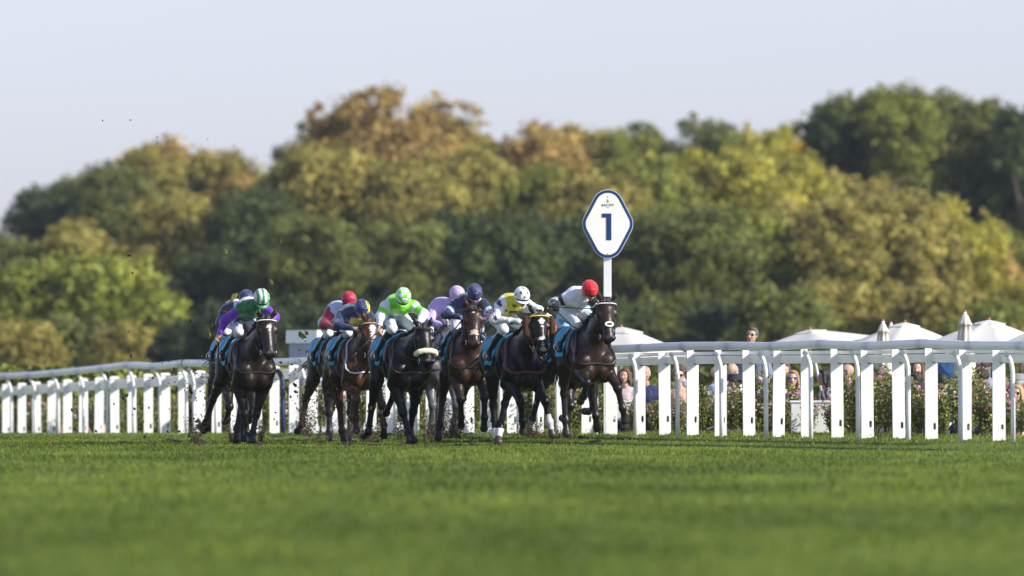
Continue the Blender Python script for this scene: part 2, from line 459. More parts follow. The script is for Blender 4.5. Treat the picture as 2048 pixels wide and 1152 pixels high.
# ------------------------------------------------------------------ trees
def leaf_quads(C, N, size, rg, aspect=0.7):
    """random leaf faces at centres C, roughly facing N"""
    n = len(C)
    N = N + rg.normal(0, 0.55, (n, 3)); N /= np.linalg.norm(N, axis=1, keepdims=True) + 1e-9
    U = np.cross(N, rg.normal(0, 1, (n, 3))); U /= np.linalg.norm(U, axis=1, keepdims=True) + 1e-9
    Vv = np.cross(N, U)
    s = (size * rg.uniform(0.6, 1.4, n))[:, None]
    P = np.empty((n, 4, 3))
    P[:, 0] = C - U * s * 0.5; P[:, 1] = C - Vv * s * 0.5 * aspect + N * s * 0.06
    P[:, 2] = C + U * s * 0.5; P[:, 3] = C + Vv * s * 0.5 * aspect - N * s * 0.06
    return P.reshape(-1, 3), np.arange(4 * n).reshape(n, 4)

LEAF = mat('tree_leaves', (0, 0, 0), 0.75, attr=True, objcol=True, transl=0.30, spec=0.2)
BARK = mat('bark', (0.12, 0.10, 0.075), 0.9, noise=0.3, nscale=1.5, bump=0.02)

def crown_mesh(seed, nl, lobes, leaf, shape='dome', airy=0.0):
    """crown of unit radius 1 (x, y) and height 2 (z from 0 to 2)"""
    rg = np.random.default_rng(seed); L = []
    for i in range(lobes):
        for _ in range(30):
            p = rg.uniform(-1, 1, 3)
            if np.linalg.norm(p) < 0.95: break
        if shape == 'dome': p[2] = abs(p[2]) if rg.random() < 0.7 else p[2]
        r = rg.choice([0.07, 0.11, 0.15, 0.20, 0.27]) * rg.uniform(0.85, 1.15)
        p = p / max(1e-6, np.linalg.norm(p)) * (rg.uniform(0.86, 1.12) - r)
        if airy: r *= 0.8
        L.append((p, r))
    Cs, Ns, Ts = [], [], []
    for p, r in L:
        k = int(nl * (r ** 2) / sum(q[1] ** 2 for q in L))
        # each lobe itself made of clusters
        dirs = rg.normal(0, 1, (max(4, k // 40), 3)); dirs /= np.linalg.norm(dirs, axis=1, keepdims=True)
        ci = rg.integers(0, len(dirs), k)
        d = dirs[ci] * 0.85 + rg.normal(0, 1, (k, 3)) * np.where(rg.random((k, 1)) < 0.15, 0.55, 0.30)
        rad = np.clip(np.linalg.norm(d, axis=1, keepdims=True), 0.05, 1.45 + airy); dn = d / (np.linalg.norm(d, axis=1, keepdims=True) + 1e-9)
        Cs.append(p + dn * rad * r * np.array([1, 1, 0.8])); Ns.append(dn + np.array([0, 0, 0.25]))
        Ts.append(np.full(k, rg.uniform(0.72, 1.30)) * rg.uniform(0.75, 1.25, len(dirs))[ci])
    k = nl // 4                                       # inner filling
    d = rg.normal(0, 1, (k, 3)); d /= np.linalg.norm(d, axis=1, keepdims=True)
    Cs.append(d * rg.uniform(0.3, 0.78, (k, 1))); Ns.append(d); Ts.append(np.full(k, 0.9))
    C = np.concatenate(Cs); N = np.concatenate(Ns); T = np.concatenate(Ts)
    C[:, 2] = C[:, 2] + 1.0
    P, Fq = leaf_quads(C, N, leaf, rg)
    T = T * rg.uniform(0.7, 1.3, len(T))
    col = np.repeat(np.stack([T * rg.uniform(0.9, 1.12, len(T)), T, T * rg.uniform(0.7, 1.1, len(T))], -1), 4, 0)
    o = npmesh('crown', P, Fq, LEAF, color=col)
    return o

CROWNS = {}
for nm, args in dict(dome1=(1, 13000, 100, 0.070), dome2=(2, 13000, 110, 0.070), dome3=(3, 13000, 90, 0.074), round1=(4, 13000, 100, 0.070, 'round'),
                     round2=(5, 13000, 120, 0.068, 'round'), airy1=(6, 8500, 60, 0.062, 'round', 0.35), airy2=(7, 9000, 70, 0.062, 'dome', 0.3)).items():
    CROWNS[nm] = crown_mesh(*args)
_used = set()

def trunk_mesh(seed):
    rg = random.Random(seed); bm = bmesh.new()
    pts = [Vector((0, 0, -0.03)), Vector((0.01, 0, 0.25)), Vector((rg.uniform(-.02, .02), 0, 0.5)), Vector((rg.uniform(-.04, .04), 0.01, 0.85))]
    tube(bm, pts, [0.032, 0.024, 0.018, 0.006], 8)
    for i in range(9):
        z = rg.uniform(0.28, 0.62); a = rg.uniform(0, 6.28); l = rg.uniform(0.15, 0.32)
        s = Vector((0, 0, z)); m = s + Vector((math.cos(a) * l * .5, math.sin(a) * l * .5, l * .45)); e = s + Vector((math.cos(a) * l, math.sin(a) * l, l * .75))
        tube(bm, [s, m, e], [0.011, 0.008, 0.003], 6)
    return bmobj('trunk', bm, BARK, smooth=True)
TRUNKS = [trunk_mesh(s) for s in (1, 2, 3)]
_tu = set()

TREE_N = 0
def tree(px, ytop, wpx, color, d, kind, label, squash=1.0, low=0.1, group='trees of the wood behind the course', name='tree'):
    global TREE_N
    s = d / F; x = (px - 1024) * s; zt = 1 - (ytop - HZ) * s; g = gz1(x, d) - 0.0
    H = zt - g; Rr = wpx * s / 2
    root = empty(name, (x, d, g), rnd.uniform(0, 6.28), label=label, cat='tree' if name == 'tree' else 'shrub', group=group)
    src = CROWNS[kind]
    if kind in _used: c = src.copy(); COL.objects.link(c)
    else: c = src; _used.add(kind)
    c.name = 'crown'
    c.parent = root
    hz = min((H - H * low) / 2, Rr * 1.02)
    z0 = H - 2 * hz
    c.scale = (Rr, Rr, hz * 1.03); c.location = (0, 0, z0)
    c.color = (*color, 1)
    i = TREE_N % 3
    if i in _tu: t = TRUNKS[i].copy(); COL.objects.link(t)
    else: t = TRUNKS[i]; _tu.add(i)
    t.name = 'trunk'; t.parent = root; t.scale = (H, H, H)
    TREE_N += 1
    return root

DK = (0.092, 0.122, 0.046); DG = (0.165, 0.185, 0.055); GR = (0.240, 0.258, 0.058); OL = (0.345, 0.305, 0.090)
YG = (0.39, 0.365, 0.07); OR = (0.42, 0.25, 0.08); YE = (0.60, 0.42, 0.05); BR = (0.43, 0.31, 0.11); EV = (0.072, 0.096, 0.046)
LG = (0.255, 0.285, 0.055)
NAMES = {LG: 'light green', DK: 'dark green', DG: 'deep green', GR: 'mid green', OL: 'olive', YG: 'yellow green', OR: 'orange brown', YE: 'golden yellow', BR: 'buff brown', EV: 'blackish evergreen'}
def where(px):
    refs = [(60, 'at the far left end of the wood'), (180, 'above the left end of the rail'), (300, 'left of the purple sleeved jockey'), (420, 'just left of the purple sleeved jockey'), (520, 'above the purple sleeved jockey'), (620, 'above the left end of the kiosk'),
            (700, 'above the maroon capped jockey'), (800, 'above the green and white jockey'), (900, 'above the lilac jockey'), (970, 'above the navy capped jockey'), (1050, 'above the star capped jockey'), (1150, 'just left of the diamond sign'),
            (1215, 'right behind the diamond sign'), (1300, 'just right of the diamond sign'), (1400, 'above the hatted spectator'), (1500, 'above the standing spectator'), (1600, 'above the tilted parasol'), (1700, 'between tilted parasol and folded parasol'),
            (1780, 'above the short folded parasol'), (1850, 'left of the tall folded parasol'), (1930, 'above the tall folded parasol'), (2040, 'at the right edge')]
    return min(refs, key=lambda r: abs(r[0] - px))[1]
BACK = [  # px, top, width, colour, crown
    (5, 452, 170, DK, 'round1'), (95, 372, 150, DK, 'dome1'), (160, 352, 170, DG, 'round2'), (232, 328, 150, DG, 'dome2'), (345, 284, 250, BR, 'dome2'), (300, 292, 120, OL, 'dome1'), (440, 302, 150, OL, 'dome3'), (475, 345, 110, BR, 'round1'),
    (530, 352, 120, DG, 'dome1'), (628, 238, 150, DG, 'airy1'), (690, 205, 200, OR, 'airy2'), (770, 178, 260, BR, 'airy2'), (868, 192, 180, BR, 'airy1'), (905, 235, 120, OL, 'round2'), (975, 278, 130, OL, 'dome2'), (1080, 252, 190, BR, 'dome1'),
    (1165, 254, 190, OL, 'dome3'), (1245, 262, 150, GR, 'round2'), (1275, 246, 110, DG, 'airy2'), (1395, 233, 150, DG, 'airy1'), (1430, 250, 130, DG, 'round1'), (1500, 255, 190, YG, 'dome2'), (1570, 256, 160, YG, 'dome1'), (1615, 285, 90, YE, 'round2')]
RIGHT = [(1655, 205, 110, DK, 'round1'), (1700, 188, 150, DG, 'dome2'), (1790, 172, 160, GR, 'dome1'), (1870, 182, 170, DG, 'round2'), (1950, 200, 170, DG, 'dome3'), (2045, 214, 170, DK, 'round1'), (1740, 262, 210, DG, 'dome3'), (1860, 280, 260, GR, 'dome2'), (1990, 310, 240, DG, 'dome1'), (2060, 400, 200, DG, 'dome2'), (1880, 400, 260, DK, 'dome3')]
MID = [(40, 480, 190, DG, 'dome3'), (140, 440, 190, OL, 'round1'), (240, 420, 190, DG, 'dome1'), (350, 390, 200, OL, 'round2'), (440, 410, 170, DK, 'dome3'), (505, 375, 160, DK, 'dome2'), (640, 290, 230, OL, 'dome1'), (735, 320, 170, GR, 'round1'), (560, 400, 160, DG, 'round2'), (830, 330, 200, OL, 'dome2'),
       (925, 300, 200, OL, 'dome3'), (1010, 345, 190, GR, 'dome1'), (1100, 330, 190, GR, 'round2'), (1195, 340, 190, OL, 'dome2'), (1290, 310, 190, GR, 'dome3'), (1380, 300, 180, YG, 'round1'), (1470, 300, 190, YG, 'dome1'), (1570, 305, 180, YG, 'dome2'), (1650, 345, 170, OL, 'round2'), (1730, 360, 190, OL, 'dome3'), (1975, 455, 190, OL, 'round1'), (2055, 480, 190, GR, 'dome1')]
FRONT = [(70, 528, 210, LG, 'dome2'), (190, 510, 290, LG, 'dome1'), (300, 552, 170, LG, 'dome3'), (350, 610, 90, LG, 'round2'), (2, 600, 60, OR, 'round1'), (440, 500, 190, EV, 'dome1'), (530, 450, 200, DK, 'dome2'), (630, 430, 200, DG, 'round2'), (720, 470, 190, EV, 'dome3'), (810, 440, 200, DG, 'dome1'), (905, 420, 200, EV, 'round1'),
         (1000, 430, 200, DK, 'dome2'), (1100, 440, 200, EV, 'dome3'), (1200, 430, 190, DK, 'dome1'), (1300, 420, 200, DG, 'round2'), (1400, 410, 200, DG, 'dome2'), (1500, 420, 200, GR, 'dome1'), (1600, 400, 200, OL, 'dome3'), (1690, 400, 190, OL, 'round1'), (1800, 388, 220, OL, 'dome2'), (1890, 400, 200, YG, 'dome1'), (1965, 500, 150, BR, 'dome3'), (2045, 560, 150, YG, 'round2')]
LOW = [(40, 640, 160, OL, 'dome1'), (150, 630, 200, DG, 'dome3'), (270, 650, 190, OL, 'dome2'), (385, 640, 150, EV, 'dome1'), (480, 600, 170, EV, 'dome3'), (570, 590, 170, EV, 'round1'), (645, 622, 70, YG, 'round2'), (720, 600, 180, EV, 'dome1'), (830, 590, 190, EV, 'dome2'), (940, 600, 190, EV, 'dome3'), (1050, 610, 180, EV, 'dome1'), (1150, 590, 180, EV, 'dome2'),
       (1250, 600, 180, DK, 'dome3'), (1350, 590, 190, DG, 'dome1'), (1450, 600, 180, EV, 'dome2'), (1560, 570, 190, DG, 'dome3'), (1670, 560, 200, OL, 'dome1'), (1780, 570, 200, OL, 'dome2'), (1880, 560, 190, OL, 'dome3'), (1980, 600, 180, GR, 'dome1'), (2070, 640, 150, OL, 'dome2')]
_cnt = {}
def plant(rows, d, low, pre, jit, gname, nm='tree'):
    for px, ty, wd, c, k in rows:
        lab = '%s %s %s' % (NAMES[c], pre, where(px))
        if lab in _cnt:
            lab = '%s %s %s, %s' % (NAMES[c], pre, where(px), 'broader crown' if wd > _cnt[lab] else 'narrower crown')
        _cnt[lab] = wd
        wf = 1.25
        tree(px + rnd.uniform(-4, 4), ty, wd * wf, c, d + rnd.uniform(-jit, jit), k, lab, low=low, group=gname, name=nm)
def woodland_undergrowth():
    rg = np.random.default_rng(8); n = 60000
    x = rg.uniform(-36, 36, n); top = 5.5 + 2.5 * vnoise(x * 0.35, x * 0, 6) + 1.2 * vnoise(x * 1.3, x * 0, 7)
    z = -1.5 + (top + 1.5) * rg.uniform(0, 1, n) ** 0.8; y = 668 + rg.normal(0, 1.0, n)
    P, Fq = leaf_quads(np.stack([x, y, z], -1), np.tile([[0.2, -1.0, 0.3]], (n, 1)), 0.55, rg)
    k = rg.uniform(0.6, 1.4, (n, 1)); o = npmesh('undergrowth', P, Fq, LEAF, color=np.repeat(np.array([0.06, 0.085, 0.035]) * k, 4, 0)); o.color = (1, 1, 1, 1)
    tag(o, 'dark tangled undergrowth filling the depth of the wood', 'undergrowth', kind='stuff')
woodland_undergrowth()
plant(BACK, 640, 0.25, 'back row tree', 15, 'trees of the back row')
plant(RIGHT, 590, 0.2, 'tall broadleaf tree', 12, 'tall dark trees behind the parasols')
plant(MID, 545, 0.12, 'middle row tree', 14, 'trees of the middle row')
plant(FRONT, 490, 0.06, 'front row tree', 14, 'trees of the front row')
plant(LOW, 440, 0.0, 'low shrub at the wood edge', 8, 'shrubs at the foot of the wood', 'shrub')
for k in list(CROWNS):
    if k not in _used: bpy.data.objects.remove(CROWNS[k])

# ------------------------------------------------------------------ rose bushes and clipped hedge
ROSELEAF = mat('rose_leaves', (0, 0, 0), 0.55, attr=True, transl=0.25, spec=0.3)
PETAL = mat('petals', (0, 0, 0), 0.6, attr=True, transl=0.3)
STEM = mat('rose_stem', (0.10, 0.085, 0.035), 0.8)
def rose_bush(seed, flow, nlf=1500):
    rg = np.random.default_rng(seed); rr = random.Random(seed)
    root = empty('rose_bush')
    bm = bmesh.new(); tips = []
    for i in range(16):
        a = rr.uniform(0, 6.28); l = rr.uniform(0.05, 0.30); h = rr.uniform(0.45, 0.98)
        p0 = Vector((math.cos(a) * 0.05, math.sin(a) * 0.05, -0.03)); p2 = Vector((math.cos(a) * l, math.sin(a) * l, h)); p1 = (p0 + p2) / 2 + Vector((0, 0, 0.08))
        tube(bm, [p0, p1, p2], [0.006, 0.004, 0.002], 5); tips.append(p2)
    bmobj('stems', bm, STEM, root)
    C = []
    for i in range(nlf):
        t = rr.choice(tips); f = rr.uniform(0.12, 1.04) ** 0.8
        C.append((t.x * f + rg.normal(0, 0.055), t.y * f + rg.normal(0, 0.055), t.z * f + rg.normal(0, 0.04)))
    C = np.array(C); C[:, 2] = np.maximum(C[:, 2], 0.02)
    N = np.zeros_like(C); N[:, 2] = 0.6; N[:, 1] = -0.3
    P, Fq = leaf_quads(C, N, 0.055, rg)
    base = np.array([[0.12, 0.17, 0.035], [0.19, 0.24, 0.05], [0.30, 0.33, 0.08], [0.20, 0.13, 0.05], [0.13, 0.07, 0.035], [0.34, 0.30, 0.10]])
    c = base[rg.choice(6, nlf, p=[.28, .27, .17, .12, .08, .08])] * rg.uniform(0.7, 1.3, (nlf, 1))
    npmesh('leaves', P, Fq, ROSELEAF, root, color=np.repeat(c, 4, 0))
    bf = []; bc = []; Vs = []; Fs = []
    pal = [(0.80, 0.45, 0.58), (0.85, 0.72, 0.76), (0.82, 0.80, 0.80), (0.70, 0.28, 0.45), (0.80, 0.62, 0.50)]
    for i in range(flow):
        t = rr.choice(tips); f = rr.uniform(0.45, 1.03); c0 = np.array([t.x * f + rr.gauss(0, .04), t.y * f - rr.uniform(0.02, .1), t.z * f + rr.gauss(0, .04)])
        r = rr.choice([0.018, 0.024, 0.030, 0.040]); col = np.array(pal[rr.choices(range(5), [5, 5, 5, 2, 2])[0]])
        for k in range(9):
            d = rg.normal(0, 1, 3); d[1] -= 0.7; d /= np.linalg.norm(d)
            u = np.cross(d, rg.normal(0, 1, 3)); u /= np.linalg.norm(u); v = np.cross(d, u); cc = c0 + d * r * 0.55
            b = len(Vs); Vs += [cc - u * r * .8, cc - v * r * .8 + d * r * .2, cc + u * r * .8, cc + v * r * .8 + d * r * .2]; Fs.append((b, b + 1, b + 2, b + 3)); bc += [col * rr.uniform(.85, 1.05)] * 4
    npmesh('blossoms', np.array(Vs), np.array(Fs), PETAL, root, color=np.array(bc))
    return root
PROTO = [rose_bush(41, 26), rose_bush(42, 44), rose_bush(43, 16), rose_bush(44, 62)]
_ru = set()
def copy_tree(o, parent=None):
    c = o.copy(); COL.objects.link(c)
    if parent is not None: c.parent = parent
    for ch in list(o.children): copy_tree(ch, c)
    return c
def place_rose(i, x, y, z, s, rz, label, group):
    if i in _ru: o = copy_tree(PROTO[i])
    else: o = PROTO[i]; _ru.add(i)
    o.location = (x, y, z); o.scale = (s * 1.05, s * 1.05, s); o.rotation_euler = (0, 0, rz)
    tag(o, label, 'rose bush', group)
tops = [(1225, 800), (1250, 790), (1300, 800), (1350, 800), (1400, 790), (1450, 770), (1500, 765), (1530, 745), (1560, 765), (1610, 800), (1660, 800), (1700, 760), (1750, 755), (1765, 740), (1800, 750), (1850, 775), (1900, 760), (1960, 755), (2000, 770), (2060, 800)]
kinds = ['mostly leafy', 'pink flecked', 'sparse flowered', 'heavily flowering']
def upl(px):
    return ['between the slab fence and the parasol', 'below the bald spectator', 'below the bare shouldered spectator', 'below the navy hatted spectator', 'below the standing man in sunglasses', 'below the pink dressed spectator', 'below the tilted parasol pole',
            'below the dark jacketed spectator', 'below the folded parasol', 'below the brunette spectator', 'below the dark haired spectator', 'below the raised phone', 'below the tall folded parasol', 'below the headscarf spectator'][min(13, max(0, int((px - 1215) / 60)))]
seen = {}
for row, (dy, sc, off) in enumerate(((4.8, 0.92, 0), (6.3, 1.0, 20))):
    px = 1135.0 + off
    while px < 2090:
        d = rail_d(px) + dy; ty = interp(px, [a for a, b in tops], [b for a, b in tops]) + rnd.uniform(-8, 20)
        x = (px - 1024) / F * d; g = gz1(x, d) + 0.02; h = pt(px, ty, d).z - g
        i = rnd.choice([0, 1, 1, 2, 3])
        g0 = 'front row' if row == 0 else 'back row'
        place_rose(i, x, d, g, max(0.5, h / 0.90 * sc), rnd.uniform(0, 6.28), '%s rose bush of the %s %s' % (kinds[i], g0, upl(px)), 'rose bushes behind the slab fence')
        px += 44 if row == 0 else 52
px = -40.0; 
while px < 1200:
    d = rail_d(px) + 5.0; x = (px - 1024) / F * d; g = gz1(x, d) + 0.05
    i = rnd.choice([0, 0, 2, 1])
    wl = 'behind the left stretch of slab fence' if px < 400 else 'seen between the legs of the horses'
    place_rose(i, x, d, g, rnd.uniform(0.62, 0.86) + (0.12 if px > 700 else 0), rnd.uniform(0, 6.28), '%s rose bush %s' % (kinds[i], wl), 'rose bushes behind the left rail' if px < 400 else 'rose bushes behind the galloping horses')
    px += 38
for i in range(4):
    if i not in _ru: 
        for ch in list(PROTO[i].children): bpy.data.objects.remove(ch)
        bpy.data.objects.remove(PROTO[i])

def clipped_hedge():
    rg = np.random.default_rng(5); n = 26000
    Y0 = 238.0
    x = rg.uniform(-22, 22, n); top = rg.random(n) < 0.35
    h = 1.12
    g = gz(x, np.full(n, Y0))
    z = np.where(top, h + rg.normal(0, 0.03, n), g + rg.uniform(0, 1, n) * (h - g)); y = Y0 + np.where(top, rg.uniform(0, 1.2, n), rg.normal(0, 0.05, n))
    C = np.stack([x, y, z], -1); N = np.where(top[:, None], [[0, 0, 1.0]], [[0, -1.0, 0.3]])
    P, Fq = leaf_quads(C, N, 0.16, rg)
    base = np.array([0.15, 0.18, 0.03]); k = rg.uniform(0.6, 1.4, (n, 1)) * (0.7 + 0.6 * vnoise(x * .7, x * 0 + 3, 4))[:, None]
    o = npmesh('clipped_hedge', P, Fq, ROSELEAF, color=np.repeat(base * k, 4, 0))
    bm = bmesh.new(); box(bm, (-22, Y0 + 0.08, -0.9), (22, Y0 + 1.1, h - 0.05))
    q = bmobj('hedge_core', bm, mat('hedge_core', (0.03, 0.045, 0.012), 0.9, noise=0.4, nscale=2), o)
    tag(o, 'long clipped yellow green hedge running behind the garden spectators', 'hedge')
clipped_hedge()
# ------------------------------------------------------------------ organic bodies: smooth union of tapered limbs, meshed as one surface
class Body:
    def __init__(s, k=0.02): s.p = []; s.k = k
    def cone(s, a, b, ra, rb, tag='', k=None, sq=None):
        a = np.array(a, float); b = np.array(b, float)
        s.p.append(('c', a, b, ra, rb, tag, k or s.k, sq)); return s
    def ell(s, c, r, tag='', k=None, M=None):
        s.p.append(('e', np.array(c, float), np.array(r, float), None if M is None else np.array(M, float), None, tag, k or s.k, None)); return s
    def dist(s, q, P):
        if q[0] == 'c':
            _, a, b, ra, rb, _, _, sq = q
            X = P - a
            ab = b - a
            f = 1.0
            if sq is not None:
                n, fac = sq; n = np.array(n, float)
                X = X + (X @ n)[..., None] * n * (1 / fac - 1); ab = ab + (ab @ n) * n * (1 / fac - 1); f = 0.5 + 0.5 * min(fac, 1)
            t = np.clip((X @ ab) / (ab @ ab + 1e-12), 0, 1)
            return (np.linalg.norm(X - t[..., None] * ab, axis=-1) - (ra + (rb - ra) * t)) * f
        _, c, r, M, _, _, _, _ = q
        X = P - c
        if M is not None: X = X @ M
        k0 = np.linalg.norm(X / r, axis=-1); k1 = np.linalg.norm(X / (r * r), axis=-1) + 1e-9
        return np.maximum(k0 * (k0 - 1) / k1, -float(r.min()))
    def bounds(s, q, m):
        if q[0] == 'c':
            r = max(q[3], q[4])
            if q[7] is not None: r *= max(1, q[7][1])
            r += m
            return np.minimum(q[1], q[2]) - r, np.maximum(q[1], q[2]) + r
        r = float(q[2].max()) + m
        return q[1] - r, q[1] + r
    def ev(s, P, tags=False):
        ks = sorted({q[6] for q in s.p}); out = None
        D = []
        for k in ks:
            S = np.zeros(P.shape[:-1])
            for q in s.p:
                if q[6] != k: continue
                d = s.dist(q, P); D.append((q, d)) if tags else None
                S += np.exp(np.minimum(-d / k, 60))
            v = -k * np.log(S + 1e-26)
            out = v if out is None else s.smin(out, v)
        if tags:
            A = np.stack([d for _, d in D]); return out, A.argmin(0), [q for q, _ in D]
        return out
    @staticmethod
    def smin(a, b, k=0.008):
        h = np.clip(0.5 + 0.5 * (b - a) / k, 0, 1); return b * (1 - h) + a * h - k * h * (1 - h)
    def mesh(s, h=0.014):
        lo = np.min([s.bounds(q, 0.03)[0] for q in s.p], 0); hi = np.max([s.bounds(q, 0.03)[1] for q in s.p], 0)
        n = np.ceil((hi - lo) / h).astype(int) + 1
        ks = sorted({q[6] for q in s.p}); D = None
        for k in ks:
            S = np.zeros(n, dtype=np.float64)
            for q in s.p:
                if q[6] != k: continue
                l, u = s.bounds(q, 5.5 * k)
                i0 = np.maximum(np.floor((l - lo) / h).astype(int), 0); i1 = np.minimum(np.ceil((u - lo) / h).astype(int) + 1, n)
                ax = [lo[i] + h * np.arange(i0[i], i1[i]) for i in range(3)]
                P = np.stack(np.meshgrid(*ax, indexing='ij'), -1)
                S[i0[0]:i1[0], i0[1]:i1[1], i0[2]:i1[2]] += np.exp(np.minimum(-s.dist(q, P) / k, 60))
            v = -k * np.log(S + 1e-26)
            D = v if D is None else s.smin(D, v)
        V, Fq = nets(D, lo, h)
        e = h * 0.25
        for _ in range(2):
            f0 = s.ev(V)
            G = np.stack([(s.ev(V + np.eye(3)[i] * e) - f0) / e for i in range(3)], -1)
            g2 = (G * G).sum(-1, keepdims=True) + 1e-6
            stp = -f0[:, None] * G / g2
            L = np.linalg.norm(stp, axis=1, keepdims=True); V = V + stp * np.minimum(1, h * 0.6 / (L + 1e-9))
        _, ti, qs = s.ev(V, tags=True)
        return V, Fq, ti, qs

def nets(D, lo, h):
    sg = D < 0
    n0, n1, n2 = D.shape
    c = np.zeros((n0 - 1, n1 - 1, n2 - 1), np.int8)
    offs = [(i, j, k) for i in (0, 1) for j in (0, 1) for k in (0, 1)]
    for i, j, k in offs: c += sg[i:n0 - 1 + i, j:n1 - 1 + j, k:n2 - 1 + k]
    act = (c > 0) & (c < 8)
    idx = np.full(c.shape, -1, np.int64); I, J, K = np.nonzero(act); idx[I, J, K] = np.arange(len(I))
    acc = np.zeros((len(I), 3)); cnt = np.zeros(len(I))
    for a in offs:
        for ax in range(3):
            if a[ax]: continue
            b = list(a); b[ax] = 1
            da = D[I + a[0], J + a[1], K + a[2]]; db = D[I + b[0], J + b[1], K + b[2]]
            m = (da < 0) != (db < 0); t = np.where(m, da / np.where(m, da - db, 1), 0)
            p = np.array(a, float)[None].repeat(len(I), 0); p[:, ax] += t
            acc[m] += p[m]; cnt[m] += 1
    V = (acc / cnt[:, None] + np.stack([I, J, K], -1)) * h + lo
    Fs = []
    for ax in range(3):
        sl0 = [slice(None)] * 3; sl1 = [slice(None)] * 3; sl0[ax] = slice(0, -1); sl1[ax] = slice(1, None)
        d = sg[tuple(sl0)] != sg[tuple(sl1)]; first = sg[tuple(sl0)]
        E = np.array(np.nonzero(d)).T
        u, v = (ax + 1) % 3, (ax + 2) % 3
        ok = (E[:, u] > 0) & (E[:, v] > 0) & (E[:, u] < D.shape[u] - 1) & (E[:, v] < D.shape[v] - 1)
        E = E[ok]; fl = first[E[:, 0], E[:, 1], E[:, 2]]
        q = []
        for du, dv in ((-1, -1), (0, -1), (0, 0), (-1, 0)):
            X = E.copy(); X[:, u] += du; X[:, v] += dv; q.append(idx[X[:, 0], X[:, 1], X[:, 2]])
        q = np.stack(q, -1); q[~fl] = q[~fl][:, ::-1]; Fs.append(q)
    return V, np.concatenate(Fs)

def body_obj(name, B, h, m, parent, colf):
    V, Fq, ti, qs = B.mesh(h)
    tags = np.array([q[5] for q in qs])[ti]
    T = np.zeros(len(V))
    for i, q in enumerate(qs):
        if q[0] != 'c': continue
        mk = ti == i
        if mk.any():
            ab = q[2] - q[1]; T[mk] = np.clip(((V[mk] - q[1]) @ ab) / (ab @ ab + 1e-12), 0, 1)
    col = colf(V, tags, T)
    return npmesh(name, V, Fq, m, parent, smooth=True, color=np.clip(col, 0, 1))

def wrap(B, O, Dv, off=0.01, rmax=0.62):
    """points on the skin of body B (plus an offset) along rays O + t*Dv"""
    O = np.array(O, float); Dv = np.array(Dv, float); Dv = Dv / np.linalg.norm(Dv, axis=-1, keepdims=True)
    t = np.linspace(0.01, rmax, 90)
    P = O[..., None, :] + Dv[..., None, :] * t[:, None]
    v = B.ev(P) - off
    ins = v < 0
    # first exit from the body
    ex = np.argmax(~ins, axis=-1); ex = np.where(ins.all(-1), len(t) - 1, ex); ex = np.maximum(ex, 1)
    v0 = np.take_along_axis(v, (ex - 1)[..., None], -1)[..., 0]; v1 = np.take_along_axis(v, ex[..., None], -1)[..., 0]
    f = np.clip(v0 / (v0 - v1 - 1e-12), 0, 1); tt = t[ex - 1] + (t[ex] - t[ex - 1]) * f
    return O + Dv * tt[..., None]
# ------------------------------------------------------------------ horses
HAIR = mat('horse_coat', (0, 0, 0), 0.36, attr=True, noise=0.30, nscale=10, spec=0.30, bump=0.012)
MANE = mat('mane_hair', (0.012, 0.010, 0.009), 0.5)
EYE = mat('dark_eye', (0.008, 0.005, 0.004), 0.08, spec=0.8)
LEATHER = mat('dark_leather', (0.018, 0.014, 0.012), 0.4)
TAN = mat('tan_leather', (0.20, 0.10, 0.045), 0.5)
STEEL = mat('bit_steel', (0.7, 0.7, 0.72), 0.2, metal=1.0)
CLOTH = mat('number_cloth_blue', (0.03, 0.40, 0.72), 0.6, noise=0.10, nscale=14, bump=0.006)
CLOTHW = mat('cloth_white', (0.78, 0.79, 0.82), 0.65, noise=0.06, nscale=14, bump=0.004)

def dirv(a, sy=0.0):
    v = np.array([math.sin(a), sy, -math.cos(a)]); return v / np.linalg.norm(v)

DEF_F = dict(e=(0.42, 0.88), a=(5, 0, 10), sp=0.0)
DEF_H = dict(b=(35, -25, 0, 15), sp=0.0)

